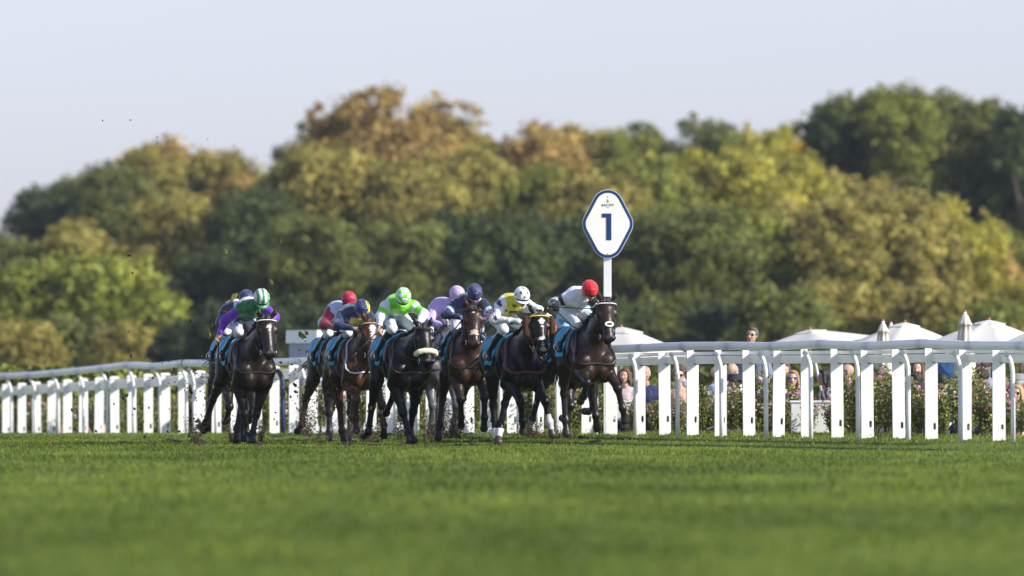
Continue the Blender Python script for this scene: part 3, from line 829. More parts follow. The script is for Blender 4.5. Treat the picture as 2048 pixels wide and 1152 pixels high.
def make_horse(name, P):
    coat = np.array(P['coat']) * 0.50; pts = np.array(P.get('points', coat * 0.35)); dark = np.array(P.get('dark', coat * 0.6))
    B = Body(0.021)
    lat = (0, 1, 0)
    # trunk
    B.ell((0.00, 0, 1.22), (0.64, 0.265, 0.335), 'barrel'); B.ell((0.34, 0, 1.17), (0.40, 0.245, 0.40), 'barrel'); B.ell((0.40, 0, 0.97), (0.27, 0.17, 0.20), 'barrel'); B.ell((0.56, 0, 1.0), (0.13, 0.16, 0.20), 'barrel')
    B.cone((0.18, 0, 1.46), (0.50, 0, 1.44), 0.12, 0.13, 'top', sq=(lat, 0.7)); B.cone((-0.45, 0, 1.42), (0.18, 0, 1.44), 0.14, 0.12, 'top', sq=(lat, 1.3))
    for s in (-1, 1):
        B.cone((0.30, s * 0.13, 1.42), (0.63, s * 0.155, 1.10), 0.10, 0.11, 'shoulder'); B.ell((0.655, s * 0.095, 0.94), (0.095, 0.088, 0.125), 'breast'); B.ell((0.64, s * 0.185, 1.05), (0.085, 0.075, 0.13), 'shoulder'); B.ell((0.36, s * 0.17, 1.30), (0.09, 0.09, 0.18), 'shoulder')
        B.cone((0.60, s * 0.16, 1.08), (0.44, s * 0.18, 0.88), 0.125, 0.105, 'shoulder'); B.ell((0.28, s * 0.20, 1.20), (0.20, 0.07, 0.22), 'barrel')
        B.ell((-0.60, s * 0.10, 1.38), (0.30, 0.155, 0.20), 'croup'); B.ell((-0.84, s * 0.12, 1.20), (0.13, 0.12, 0.24), 'croup'); B.ell((-0.42, s * 0.19, 1.36), (0.13, 0.075, 0.12), 'croup')
    # neck and head
    px, pz = P.get('poll', (1.10, 1.88)); py = P.get('polly', 0.0)
    poll = np.array([px, py, pz])
    n0 = np.array([0.46, 0, 1.30]); n2 = poll + np.array([-0.07, 0, -0.12]); n1 = n0 + (n2 - n0) * 0.5 + np.array([0, 0, -0.01])
    B.cone(n0, n1, 0.24, 0.175, 'neck', sq=(lat, 0.66)); B.cone(n1, n2, 0.175, 0.122, 'neck', sq=(lat, 0.70))
    B.cone((0.30, 0, 1.50), n1 + [-0.04, 0, 0.10], 0.07, 0.05, 'neck', sq=(lat, 0.6)); B.cone((0.57, 0, 1.08), n1 + [0.04, 0, -0.10], 0.09, 0.06, 'neck', sq=(lat, 0.7))
    phi = R(P.get('phi', 62)); yw = R(P.get('hyaw', 0)); rl = R(P.get('hroll', 0))
    u = Vector((math.cos(phi), 0, -math.sin(phi))); v = Vector((0, 1, 0)); wv = Vector((math.sin(phi), 0, math.cos(phi)))
    Rm = Matrix.Rotation(yw, 3, 'Z') @ Matrix.Rotation(rl, 3, u)
    u, v, wv = Rm @ u, Rm @ v, Rm @ wv
    Mh = np.array([list(u), list(v), list(wv)]).T
    HW = 1.52; H = lambda a, b, c: poll + Mh @ np.array([a * 1.04, b * HW, c])
    vv = np.array(v); kh = 0.014
    B.ell(H(0.10, 0, -0.055), (0.130, 0.080 * HW * 0.95, 0.092), 'head', kh, Mh)
    B.cone(H(0.10, 0, -0.055), H(0.44, 0, -0.062), 0.084, 0.060, 'head', kh, (vv, 1.18))
    for s in (-1, 1):
        B.ell(H(0.17, s * 0.040, -0.155), (0.120, 0.048, 0.100), 'head', kh, Mh)
        B.cone(H(0.17, s * 0.066, -0.055), H(0.36, s * 0.040, -0.075), 0.026, 0.018, 'head', kh)
        B.ell(H(0.165, s * 0.076, -0.030), (0.045, 0.024, 0.024), 'brow', kh, Mh)
        B.ell(H(0.525, s * 0.034, -0.045), (0.036, 0.028, 0.032), 'nose', kh, Mh)
        # ears
        eu = np.array(P.get('ear', (-0.1, 0.0, 1.0))); eu = Mh @ np.array([-0.93, 0, 0.25]) if P.get('ears') == 'back' else (Mh @ np.array([-0.75, 0, 0.55]))
        eb = H(-0.005, s * 0.050, 0.005); et = eb + eu / np.linalg.norm(eu) * 0.135 + vv * s * 0.045; em = eb + (et - eb) * 0.42 + vv * s * 0.012
        nrm = Mh @ np.array([0.5, 0, 0.8]); nrm /= np.linalg.norm(nrm)
        B.cone(eb, em, 0.028, 0.033, 'ear', 0.006, (nrm, 0.6)); B.cone(em, et, 0.033, 0.007, 'ear', 0.006, (nrm, 0.6))
    B.cone(H(0.18, 0, -0.19), H(0.50, 0, -0.135), 0.052, 0.034, 'jaw', kh, (vv, 1.0))
    B.ell(H(0.50, 0, -0.075), (0.080, 0.080, 0.066), 'muzzle', kh, Mh); B.ell(H(0.545, 0, -0.135), (0.042, 0.044, 0.028), 'lip', kh, Mh)
    # legs
    K = 0.012; hoofs = []; foot = {}
    for key, s in (('fr', -1), ('fl', 1)):
        L = dict(DEF_F); L.update(P.get(key, {})); a1, a2, a3 = [R(q) for q in L['a']]
        e = np.array([L['e'][0], s * 0.175, L['e'][1]]); sp = s * L['sp']
        k = e + 0.43 * dirv(a1, sp); f = k + 0.30 * dirv(a2, sp); c = f + 0.115 * dirv(a3, sp); hd = dirv(a3 + R(-2), sp); hb = c + 0.075 * hd
        fw = dirv(a1 + R(90)); 
        B.cone(e, e + (k - e) * 0.55, 0.112, 0.072, 'fore', 0.02); B.cone(e + (k - e) * 0.5, k, 0.072, 0.050, 'fore', K)
        B.ell(k, (0.052, 0.056, 0.068), 'knee', K); B.cone(k, f, 0.041, 0.037, 'cannon', K); B.ell(f, (0.047, 0.048, 0.048), 'fetlock', K)
        B.cone(k - fw * 0.022, f - dirv(a2 + R(90)) * 0.022, 0.020, 0.022, 'cannon', K)
        B.cone(f, c, 0.038, 0.042, 'pastern', K); B.cone(c + hd * 0.012, hb, 0.045, 0.056, 'hoof' + key, 0.006); foot[key] = hb
    for key, s in (('hr', -1), ('hl', 1)):
        L = dict(DEF_H); L.update(P.get(key, {})); b0, b1, b2, b3 = [R(q) for q in L['b']]; sp = s * L['sp']
        hp = np.array([-0.60, s * 0.14, 1.28]); st = hp + 0.36 * dirv(b0, sp * .5 + s * 0.12); hk = st + 0.45 * dirv(b1, sp - s * 0.06); f = hk + 0.39 * dirv(b2, sp); c = f + 0.12 * dirv(b3, sp)
        hd = dirv(b3, sp); hb = c + 0.075 * hd; bk = -dirv(b1 + R(90))
        B.cone(hp, st, 0.205, 0.120, 'thigh', 0.028, (lat, 0.72)); B.cone(hp + [-0.18, 0, -0.05], hk + (st - hk) * 0.62, 0.12, 0.06, 'thigh', 0.028, (lat, 0.8))
        B.cone(st, hk, 0.105, 0.044, 'gaskin', 0.016); B.cone(hk, hk + bk * 0.055 + np.array([0, 0, 0.01]), 0.040, 0.024, 'hock', K); B.ell(hk, (0.056, 0.050, 0.064), 'hock', K)
        B.cone(hk, f, 0.045, 0.039, 'cannon', K); B.ell(f, (0.049, 0.048, 0.050), 'fetlock', K); B.cone(f, c, 0.040, 0.043, 'pastern', K); B.cone(c + hd * 0.012, hb, 0.046, 0.057, 'hoof' + key, 0.006); foot[key] = hb
    rz = R(P['yaw'] - 90)
    fwd = Vector((math.sin(R(P['yaw'])), -math.cos(R(P['yaw'])), 0))
    C = pt(P['px'], 0, P['d']); C.z = 0
    root = empty('horse', (C.x - 0.7 * fwd.x, C.y - 0.7 * fwd.y, P.get('z', 0)), rz, label=P['label'], cat='horse', group='racehorses galloping along the rail')
    root.scale = (1, 1.06, 1)

    def colf(V, tg, T):
        col = np.tile(coat, (len(V), 1))
        hl = (V - poll) @ Mh; hl[:, 1] /= HW
        def setc(m, c, a=1.0): col[m] = col[m] * (1 - a) + np.array(c) * a
        # darker legs below knee and hock, darker muzzle
        for t, lo, hi in (('fore', 0.3, 1.0), ('gaskin', 0.3, 1.0)):
            m = tg == t; 
            if m.any(): z = np.clip((0.98 - V[m][:, 2]) / 0.5, 0, 1)[:, None] if t == 'fore' else np.clip((0.85 - V[m][:, 2]) / 0.35, 0, 1)[:, None]; col[m] = col[m] * (1 - z) + pts * z
        for t in ('knee', 'cannon', 'fetlock', 'pastern', 'hock'): setc(tg == t, pts)
        setc(np.char.startswith(tg.astype(str), 'hoof'), P.get('hoofc', (0.028, 0.023, 0.019)))
        m = (tg == 'barrel') & (V[:, 2] < 1.05); setc(m, coat * 1.25, 0.5)
        m = (tg == 'top') | (tg == 'croup'); setc(m, dark, 0.5)
        ish = np.isin(tg, ['head', 'nose', 'jaw', 'muzzle', 'lip', 'brow'])
        z = np.clip((hl[:, 0] - 0.36) / 0.14, 0, 1)[:, None] * ish[:, None] * 0.75
        col = col * (1 - z) + np.array(P.get('muzzle', pts)) * z
        for (a, b, c, r, rgb) in P.get('marks', []):      # blobs on the head: along, across, stretch, radius, colour
            dd = np.sqrt(((hl[:, 0] - a) / c) ** 2 + (hl[:, 1] - b) ** 2); m = ish & (hl[:, 2] > -0.09) & (dd < r + 0.006 * np.sin(hl[:, 0] * 160)); col[m] = rgb
        for (key, zt, rgb) in P.get('socks', []):
            fb = foot[key]; m = (np.linalg.norm(V - fb, axis=1) < zt) & (~np.char.startswith(tg.astype(str), 'hoof')) & (V[:, 2] < 1.0)
            col[m] = rgb
        for s in (-1, 1):
            dd = np.sqrt((hl[:, 0] - 0.545) ** 2 + (hl[:, 1] - s * 0.040) ** 2 + (hl[:, 2] + 0.040) ** 2); col[dd < 0.021] = (0.004, 0.003, 0.003)
        dd = np.abs(hl[:, 2] + 0.112 - 0.02 * (hl[:, 0] - 0.5)) ; m = ish & (hl[:, 0] > 0.47) & (dd < 0.006); col[m] *= 0.3
        if 'dapple' in P:
            d = vnoise(V[:, 0] * 14, V[:, 2] * 14 + V[:, 1] * 6, 3); col = col * (0.75 + 0.5 * d[:, None])
        return col
    body_obj('body', B, 0.0135, HAIR, root, colf)
    for s in (-1, 1):
        bm = bmesh.new(); ball(bm, H(0.168, s * 0.080, -0.048), 0.021, 12); bmobj('eye', bm, EYE, root, smooth=True)
    # mane along the crest, forelock, tail
    rg = random.Random(P['px']); mm = P.get('manemat', MANE)
    bm = bmesh.new()
    for i in range(34):
        f = i / 33; c0 = np.array([0.34, 0, 1.545]); cr = c0 + (poll + np.array([-0.06, 0, 0.0]) - c0) * f; q = wrap(B, [cr + np.array([0, 0, -0.16])], [(-0.25, 0, 1.0)], -0.012)[0]
        for s in (-1, 1):
            a = Vector(q) + Vector((0, s * 0.008, 0)); l = rg.uniform(0.07, 0.19)
            tube(bm, [a, a + Vector((-l * .6, s * l * .35 + rg.uniform(-.015, .02), 0.02)), a + Vector((-l * 1.15, s * l * .5 - 0.01, -0.025 - rg.uniform(0, .03)))], [0.014, 0.012, 0.003], 6)
    for i in range(9):
        a = Vector(H(-0.02, rg.uniform(-.03, .03), 0.025)); dn = Vector(Mh @ np.array([0.11, rg.uniform(-.03, .03), 0.012])) * rg.uniform(0.6, 1.1)
        tube(bm, [a - Vector(Mh @ np.array([0.03, 0, 0.015])), a + Vector((0, 0, 0.018)), a + dn], [0.012, 0.011, 0.002], 6)
    rid = [wrap(B, [np.array([0.34, 0, 1.545]) + (poll + np.array([-0.06, 0, 0.0]) - np.array([0.34, 0, 1.545])) * f + np.array([0, 0, -0.16])], [(-0.25, 0, 1.0)], -0.006)[0] for f in np.linspace(0, 1, 14)]
    tube(bm, rid + [H(-0.02, 0, 0.03), H(0.02, 0, 0.03)], 0.016, 6)
    bmobj('mane', bm, mm, root, smooth=True)
    bm = bmesh.new(); tw = P.get('tail', (-0.25, -0.5, 0.0))
    for i in range(26):
        a = Vector((-0.90 + rg.uniform(-.02, .02), rg.uniform(-.03, .03), 1.40 + rg.uniform(-.02, .03)))
        sp = rg.gauss(0, 1); sp2 = rg.gauss(0, 1)
        b = a + Vector((-0.16, sp * .012, -0.04)); c = b + Vector((tw[0] * .55, tw[2] * .5 + sp * .035, tw[1] * .45 + sp2 * .02)); e = c + Vector((tw[0] * .55 - sp2 * .04, tw[2] * .6 + sp * .05, tw[1] * .6 * rg.uniform(.7, 1.1)))
        tube(bm, [a, b, c, e], [0.020, 0.020, 0.016, 0.003], 6)
    bmobj('tail', bm, mm, root, smooth=True)

    # ---------------- tack
    def hring(uu, cw, a, b, r, m, name, t0=0, t1=360, n=22, tilt=0.0, par=root, flat=None, bump=None):
        pts_ = [H(uu + tilt * math.sin(R(t)), a * math.cos(R(t)), cw + b * math.sin(R(t))) for t in np.linspace(t0, t1, n)]
        bmx = bmesh.new(); tube(bmx, pts_, r, 8, cap=(t1 - t0) < 360); return bmobj(name, bmx, m, par, smooth=True)
    bl = P.get('bridle', LEATHER)
    bmx = bmesh.new()
    for s in (-1, 1):
        tube(bmx, [H(-0.005, s * 0.02, 0.035), H(0.03, s * 0.080, -0.01), H(0.10, s * 0.090, -0.05), H(0.30, s * 0.078, -0.10), H(0.46, s * 0.064, -0.115)], 0.0085, 6)
        tube(bmx, [H(0.02, s * 0.072, -0.02), H(0.10, s * 0.085, -0.13), H(0.15, s * 0.05, -0.25), H(0.15, 0, -0.262)], 0.007, 6)
    tube(bmx, [H(0.36 + 0.0 * t, 0.062 * math.cos(R(t)), -0.10 + 0.098 * math.sin(R(t))) for t in range(0, 361, 20)], 0.009, 6, cap=False)
    br = bmobj('bridle', bmx, bl, root, smooth=True)
    hring(0.045, -0.035, 0.092, 0.072, P.get('browr', 0.009), P.get('browm', bl), 'browband', 5, 175, 18)
    for s in (-1, 1):
        bmx = bmesh.new(); c = H(0.475, s * 0.066, -0.125); pts_ = [c + 0.036 * (Mh @ np.array([math.cos(t), 0.12 * s, math.sin(t)])) for t in np.linspace(0, 2 * math.pi, 19)]
        tube(bmx, pts_, 0.0055, 6, cap=False); bmobj('bit_ring', bmx, STEEL, br, smooth=True)
    if P.get('nose') == 'sheep':
        pts_ = [H(0.385, 0.088 * math.cos(R(t)), -0.085 + 0.088 * math.sin(R(t))) for t in np.linspace(-25, 205, 20)]
        bmx = bmesh.new(); rr = [0.022] + [0.040 + 0.003 * math.sin(i * 2.1) for i in range(18)] + [0.022]; tube(bmx, pts_, rr, 14)
        bmobj('sheepskin_noseband', bmx, mat('sheepskin', (0.74, 0.68, 0.50), 0.95, noise=0.12, nscale=60, bump=0.012, sheen=0.5), root, smooth=True)
    if P.get('nose') == 'pad':
        bmx = bmesh.new(); tube(bmx, [H(0.345, 0.034 * math.cos(R(t)), 0.020) + 0.030 * (Mh @ np.array([math.sin(R(t)), 0, 0.1])) for t in range(0, 361, 24)], 0.014, 8, cap=False)
        bmobj('nose_pad', bmx, mat('white_fleece', (0.75, 0.74, 0.70), 0.95, bump=0.004, nscale=80), root, smooth=True)
    if P.get('cheek'):
        for s in (-1, 1):
            bmx = bmesh.new(); tube(bmx, [H(0.02, s * 0.105, -0.03), H(0.06, s * 0.118, -0.05), H(0.20, s * 0.122, -0.09), H(0.36, s * 0.112, -0.12), H(0.42, s * 0.100, -0.125)], [0.016, 0.040, 0.044, 0.040, 0.016], 12)
            bmobj('cheek_piece', bmx, mat('brown_fleece', (0.055, 0.018, 0.012), 0.95, noise=0.2, nscale=50, bump=0.012), root, smooth=True)
    # number cloth, pad and girth wrapped on the trunk
    def sheet(name, xs, angs, off, m, par=root, z0=1.22, af=None):
        X, A = np.meshgrid(xs, angs, indexing='ij')
        if af is not None: A = A * af(X)
        O = np.stack([X, X * 0, X * 0 + z0], -1); Dv = np.stack([X * 0, np.sin(A), np.cos(A)], -1)
        Q = wrap(B, O, Dv, off); Q2 = wrap(B, O, Dv, off - 0.012)
        Q = Q + np.stack([np.zeros_like(X), np.sign(np.sin(A)) * 0.007 * np.sin(X * 40 + A * 5) * np.abs(np.sin(A)), 0 * X], -1)
        nx, na = X.shape; i = (np.arange(nx - 1)[:, None] * na + np.arange(na - 1)[None]).ravel(); F1 = np.stack([i, i + na, i + na + 1, i + 1], -1); k = nx * na; F2 = F1[:, ::-1] + k
        bd = []
        def edge(a, b): bd.append((a, b, b + k, a + k))
        for j in range(na - 1): edge(j, j + 1); edge((nx - 1) * na + j + 1, (nx - 1) * na + j)
        for j in range(nx - 1): edge((j + 1) * na, j * na); edge(j * na + na - 1, (j + 1) * na + na - 1)
        return npmesh(name, np.concatenate([Q.reshape(-1, 3), Q2.reshape(-1, 3)]), np.concatenate([F1, F2, np.array(bd)]), m, par, smooth=True)
    nc = sheet('number_cloth', np.linspace(-0.42, 0.30, 28), np.linspace(R(-106), R(106), 48), 0.026, P.get('clothm', CLOTH), af=lambda X: 1 - 0.52 * sstep(-0.06, 0.22, X))
    pad = sheet('saddle_pad', np.linspace(0.16, 0.38, 10), np.linspace(R(-98), R(98), 36), 0.014, P.get('padm', LEATHER))
    gm = P.get('girthm', LEATHER)
    sheet('girth', np.linspace(0.17, 0.25, 5), np.linspace(R(85), R(275), 40), 0.018, gm, z0=1.16)
    bmx = bmesh.new()
    ball(bmx, (0.02, 0, 1.605), 0.2, 18, (0.9, 0.55, 0.22)); ball(bmx, (-0.17, 0, 1.625), 0.1, 14, (0.7, 1.2, 0.35))
    bmobj('saddle', bmx, LEATHER, root, smooth=True)
    if P.get('text'):
        cu = bpy.data.curves.new('txt', 'FONT'); cu.body = P['text']; cu.size = 0.19; cu.align_x = 'CENTER'; cu.extrude = 0.004; cu.offset = 0.006; cu.resolution_u = 4
        to = bpy.data.objects.new('txt', cu); COL.objects.link(to); dg = bpy.context.evaluated_depsgraph_get(); me = bpy.data.meshes.new_from_object(to.evaluated_get(dg)); bpy.data.objects.remove(to)
        me.materials.clear(); me.materials.append(CLOTHW)
        for s in (-1,):
            t = bpy.data.objects.new('numeral', me); link(t, nc)
            a = R(94) * s
            q = wrap(B, [(-0.28, 0, 1.22)], [(0, math.sin(a), math.cos(a))], 0.036)[0]
            t.location = q - np.array([0, 0, 0.01]); t.rotation_euler = (R(90), 0, 0) if s < 0 else (R(90), 0, R(180))
    # breast strap round the base of the neck
    ax = Vector((0.80, 0, 0.60)).normalized(); e1 = Vector((0, 1, 0)); e2 = ax.cross(e1)
    ts = np.linspace(0, 2 * math.pi, 41)
    Dv = np.array([list(e1 * math.cos(t) + e2 * math.sin(t)) for t in ts]); O = np.tile(np.array([0.48, 0, 1.40]), (len(ts), 1))
    Q = wrap(B, O, Dv, 0.008)
    bmx = bmesh.new(); tube(bmx, list(Q), P.get('yoker', 0.011), 8, cap=False); bmobj('breast_strap', bmx, P.get('yokem', LEATHER), root, smooth=True)
    return root, B, H, foot

def reins(root, H, hands, m=LEATHER, r=0.0075):
    bm = bmesh.new()
    for s, hnd in zip((-1, 1), hands):
        a = Vector(H(0.475, s * 0.072, -0.14)); b = Vector(hnd); mid = (a + b) / 2 + Vector((0, s * 0.05, -0.06))
        tube(bm, [a, a * .6 + mid * .4 + Vector((0, 0, -.01)), mid, mid * .4 + b * .6 + Vector((0, 0, -.01)), b], r, 6)
    bmobj('reins', bm, m, root, smooth=True)

HORSES = {}
def horse(key, **P):
    root, B, H, foot = make_horse(key, P); HORSES[key] = (root, B, H, P)
    return root
BAYDK = (0.030, 0.017, 0.011); BLK = (0.008, 0.007, 0.007)
beads = mat('white_beads', (0.75, 0.77, 0.8), 0.4, noise=0.5, nscale=70)
PURP = mat('purple_web', (0.10, 0.03, 0.22), 0.6)
GREYPAD = mat('grey_pad', (0.16, 0.15, 0.14), 0.8, noise=0.1)
horse('A', px=512, d=164, yaw=14, z=0.0, coat=BAYDK, points=(0.010, 0.008, 0.007), poll=(1.10, 1.83), phi=66, hyaw=3, polly=0.06,
      fr=dict(e=(0.42, 0.87), a=(6, -4, 60), sp=-0.15), fl=dict(e=(0.36, 0.86), a=(-10, 8, 55), sp=-0.20),
      hr=dict(b=(0, -52, -28, -75), sp=0.16), hl=dict(b=(48, -14, 0, 30), sp=-0.18), tail=(-0.5, -0.25, 0),
      marks=[(0.155, 0.005, 1.2, 0.020, (0.6, 0.57, 0.53)), (0.19, 0.012, 2.0, 0.010, (0.5, 0.47, 0.43))], browm=beads, browr=0.008, girthm=PURP, padm=GREYPAD, text='1',
      label='dark bay horse with small white star, front runner carrying the purple sleeved jockey')
horse('A2', px=484, d=167.4, yaw=10, z=0.0, coat=(0.034, 0.019, 0.013), points=(0.011, 0.009, 0.008), poll=(1.08, 1.80), phi=62,
      fr=dict(a=(38, -50, -80)), fl=dict(a=(20, -80, -60)), hr=dict(b=(4, -42, -16, -80), sp=0.10), hl=dict(b=(50, -10, 8, 30)), tail=(-0.5, -0.2, 0), text='G', padm=GREYPAD,
      label='dark brown horse half hidden directly behind the purple sleeved jockey and his horse')
horse('M', px=690, d=170.6, yaw=13, z=0.0, coat=(0.050, 0.030, 0.020), points=(0.022, 0.017, 0.015), poll=(1.08, 1.78), phi=64,
      fr=dict(a=(2, 4, 50)), fl=dict(e=(0.40, 0.88), a=(-6, 0, 50), sp=-0.05), hr=dict(b=(6, -50, -8, -60), sp=0.14), hl=dict(b=(40, -55, -50, -80)), tail=(-0.5, -0.3, 0), girthm=PURP,
      label='greyish brown horse carrying the maroon capped jockey, just behind the chestnut')
horse('C', px=730, d=167.2, yaw=14, z=0.0, coat=(0.135, 0.050, 0.020), points=(0.070, 0.028, 0.014), dark=(0.10, 0.038, 0.016), muzzle=(0.09, 0.05, 0.04), poll=(1.08, 1.80), phi=66,
      fr=dict(e=(0.48, 0.90), a=(54, -28, 0), sp=-0.06), fl=dict(e=(0.46, 0.88), a=(44, -6, -30), sp=0.12), hr=dict(b=(38, -18, -3, 10), sp=-0.10), hl=dict(b=(30, -50, -40, -70), sp=0.05), tail=(-0.4, -0.3, 0),
      marks=[(0.13, 0, 1.6, 0.028, (0.72, 0.68, 0.66)), (0.22, 0.002, 3.0, 0.020, (0.72, 0.68, 0.66)), (0.34, 0.004, 2.2, 0.018, (0.70, 0.64, 0.62)), (0.46, 0.012, 2.0, 0.034, (0.66, 0.46, 0.44))],
      browm=mat('tan_rope', (0.45, 0.34, 0.18), 0.6, noise=0.3, nscale=60), browr=0.011, girthm=PURP, yokem=mat('white_strap', (0.75, 0.75, 0.78), 0.5), yoker=0.012,
      manemat=mat('chestnut_mane', (0.07, 0.03, 0.015), 0.5), label='chestnut horse with a long white blaze and white breast strap')
horse('G', px=890, d=171.5, yaw=12, z=0.05, coat=(0.20, 0.205, 0.215), points=(0.10, 0.105, 0.115), dark=(0.17, 0.17, 0.18), muzzle=(0.08, 0.08, 0.085), poll=(1.06, 1.72), phi=60, dapple=1,
      fr=dict(a=(28, -20, -50), sp=-0.02), fl=dict(a=(30, -30, -40)), hr=dict(b=(30, -36, -6, 8), sp=0.06), hl=dict(b=(36, -30, -4, -40)), tail=(-0.4, -0.3, 0), manemat=mat('grey_mane', (0.25, 0.25, 0.26), 0.6),
      label='dappled grey horse carrying the lilac jockey, mostly hidden behind the black and bay horses')
horse('S', px=824, d=163, yaw=15, z=0.0, coat=BLK, poll=(1.12, 1.70), phi=60, hyaw=5, polly=0.05,
      fr=dict(e=(0.44, 0.88), a=(12, 8, 55), sp=-0.22), fl=dict(e=(0.34, 0.89), a=(-16, -14, 10), sp=-0.10), hr=dict(b=(14, -34, -12, -75), sp=0.08), hl=dict(b=(46, -48, -44, -85), sp=-0.12), tail=(-0.4, -0.4, 0),
      nose='sheep', yokem=mat('brown_web', (0.09, 0.05, 0.035), 0.6), bridle=LEATHER, label='black horse with a thick cream sheepskin noseband, carrying the green and white jockey')
horse('N', px=941, d=166.2, yaw=7, z=0.07, coat=(0.065, 0.028, 0.014), points=(0.014, 0.010, 0.009), dark=(0.035, 0.018, 0.011), poll=(1.02, 1.92), phi=70,
      fr=dict(e=(0.50, 0.93), a=(34, -32, -50), sp=-0.08), fl=dict(e=(0.50, 0.93), a=(42, -10, -30), sp=0.02), hr=dict(b=(24, -36, 6, 10), sp=0.12), hl=dict(b=(40, -60, -60, -120), sp=-0.06), tail=(-0.4, -0.3, 0),
      marks=[(0.09, 0, 1.0, 0.008, (0.7, 0.68, 0.66)), (0.375, 0, 1.0, 0.036, (0.50, 0.38, 0.30)), (0.40, 0.02, 1, 0.022, (0.5, 0.38, 0.3)), (0.40, -0.02, 1, 0.022, (0.5, 0.38, 0.3))],
      padm=mat('pink_trim_pad', (0.10, 0.07, 0.08), 0.7), label='bay horse with a pale patch across its nose, carrying the navy capped jockey')
horse('K', px=1051, d=162, yaw=16, z=0.0, coat=(0.009, 0.008, 0.008), poll=(1.10, 1.88), phi=66, hyaw=1, polly=0.08,
      fr=dict(e=(0.50, 0.95), a=(40, -22, -36), sp=-0.20), fl=dict(e=(0.48, 0.95), a=(42, 0, 6), sp=0.20), hr=dict(b=(38, -22, 4, 20), sp=-0.06), hl=dict(b=(44, -18, 2, 22), sp=-0.20), tail=(-0.4, -0.3, 0), ears='back',
      marks=[(0.13, 0.005, 1.4, 0.026, (0.7, 0.68, 0.66)), (0.20, 0.008, 2.6, 0.011, (0.6, 0.58, 0.56)), (0.385, 0.0, 0.5, 0.042, (0.72, 0.68, 0.66)), (0.48, 0.0, 2.6, 0.011, (0.6, 0.55, 0.52)), (0.55, 0.0, 1.0, 0.030, (0.42, 0.36, 0.32))],
      socks=[('hr', 0.24, (0.72, 0.70, 0.68)), ('fl', 0.30, (0.52, 0.50, 0.50))], hoofc=(0.055, 0.045, 0.038), cheek=True, browm=mat('yellow_web', (0.55, 0.52, 0.06), 0.5), browr=0.011,
      yokem=mat('maroon_web', (0.11, 0.035, 0.035), 0.6), yoker=0.022, bridle=TAN, text='1', label='black horse with white stripe, brown fleece cheek pieces and a white hind foot')
horse('T', px=1168, d=165.5, yaw=15, z=0.05, coat=(0.040, 0.022, 0.014), points=(0.012, 0.009, 0.008), poll=(1.05, 1.72), phi=60,
      fr=dict(a=(30, -60, -80)), fl=dict(a=(20, -80, -90)), hr=dict(b=(20, -50, -20, -20), sp=0.16), hl=dict(b=(40, -40, -20, -30)), tail=(-0.35, -0.55, -0.05), socks=[('hr', 0.2, (0.30, 0.27, 0.25))],
      label='brown horse almost hidden behind the red capped jockey and his bay')
horse('R', px=1191, d=160.2, yaw=14, z=0.12, coat=(0.045, 0.022, 0.012), points=(0.010, 0.008, 0.008), dark=(0.026, 0.014, 0.010), poll=(0.98, 1.93), phi=70, hyaw=2, polly=0.08,
      fr=dict(e=(0.52, 0.98), a=(62, -48, -70), sp=-0.02), fl=dict(e=(0.52, 1.02), a=(40, -6, -20), sp=0.26), hr=dict(b=(46, -28, 2, 12), sp=-0.04), hl=dict(b=(52, -34, -2, -20), sp=0.16), tail=(-0.3, -0.6, -0.12),
      nose='pad', browm=beads, browr=0.008, bridle=LEATHER, yokem=LEATHER, yoker=0.018, label='leading bay horse beside the diamond sign with white beaded browband and white nose pad')
# ------------------------------------------------------------------ people
def folds(o, amp, fx=17.0, fz=8.0):
    me = o.data; n = len(me.vertices); V = np.empty(n * 3, np.float32); me.vertices.foreach_get('co', V); V = V.reshape(-1, 3)
    N = np.empty(n * 3, np.float32); me.vertex_normals.foreach_get('vector', N); N = N.reshape(-1, 3)
    a = vnoise(V[:, 0] * fx + V[:, 2] * 6, V[:, 1] * fz + V[:, 2] * fz, 31); b = vnoise(V[:, 0] * fz - V[:, 2] * fx, V[:, 1] * fx, 32)
    r = (1 - np.abs(2 * a - 1)) * 1.2 + (1 - np.abs(2 * b - 1)) * 0.9 - 1.0
    V = V + N * (amp * r)[:, None]; me.vertices.foreach_set('co', V.astype(np.float32).ravel()); me.update()
SKIN = mat('skin', (0, 0, 0), 0.5, attr=True, noise=0.05, nscale=30, spec=0.4)
SILK = mat('silk', (0, 0, 0), 0.36, attr=True, noise=0.10, nscale=11, bump=0.030, sheen=0.3)
BREECH = mat('breeches', (0, 0, 0), 0.6, attr=True, noise=0.05, nscale=10, bump=0.016)
BOOT = mat('boot_leather', (0.010, 0.010, 0.012), 0.25, coat=0.3)
BLACKP = mat('black_plastic', (0.01, 0.01, 0.012), 0.2)
WOOL = mat('clothing', (0, 0, 0), 0.8, attr=True, noise=0.08, nscale=12, bump=0.006)
HAIRM = mat('head_hair', (0, 0, 0), 0.6, attr=True, noise=0.3, nscale=60, bump=0.01)
SK = np.array((0.46, 0.30, 0.225))

def N3(v): v = np.array(v, float); return v / (np.linalg.norm(v) + 1e-9)

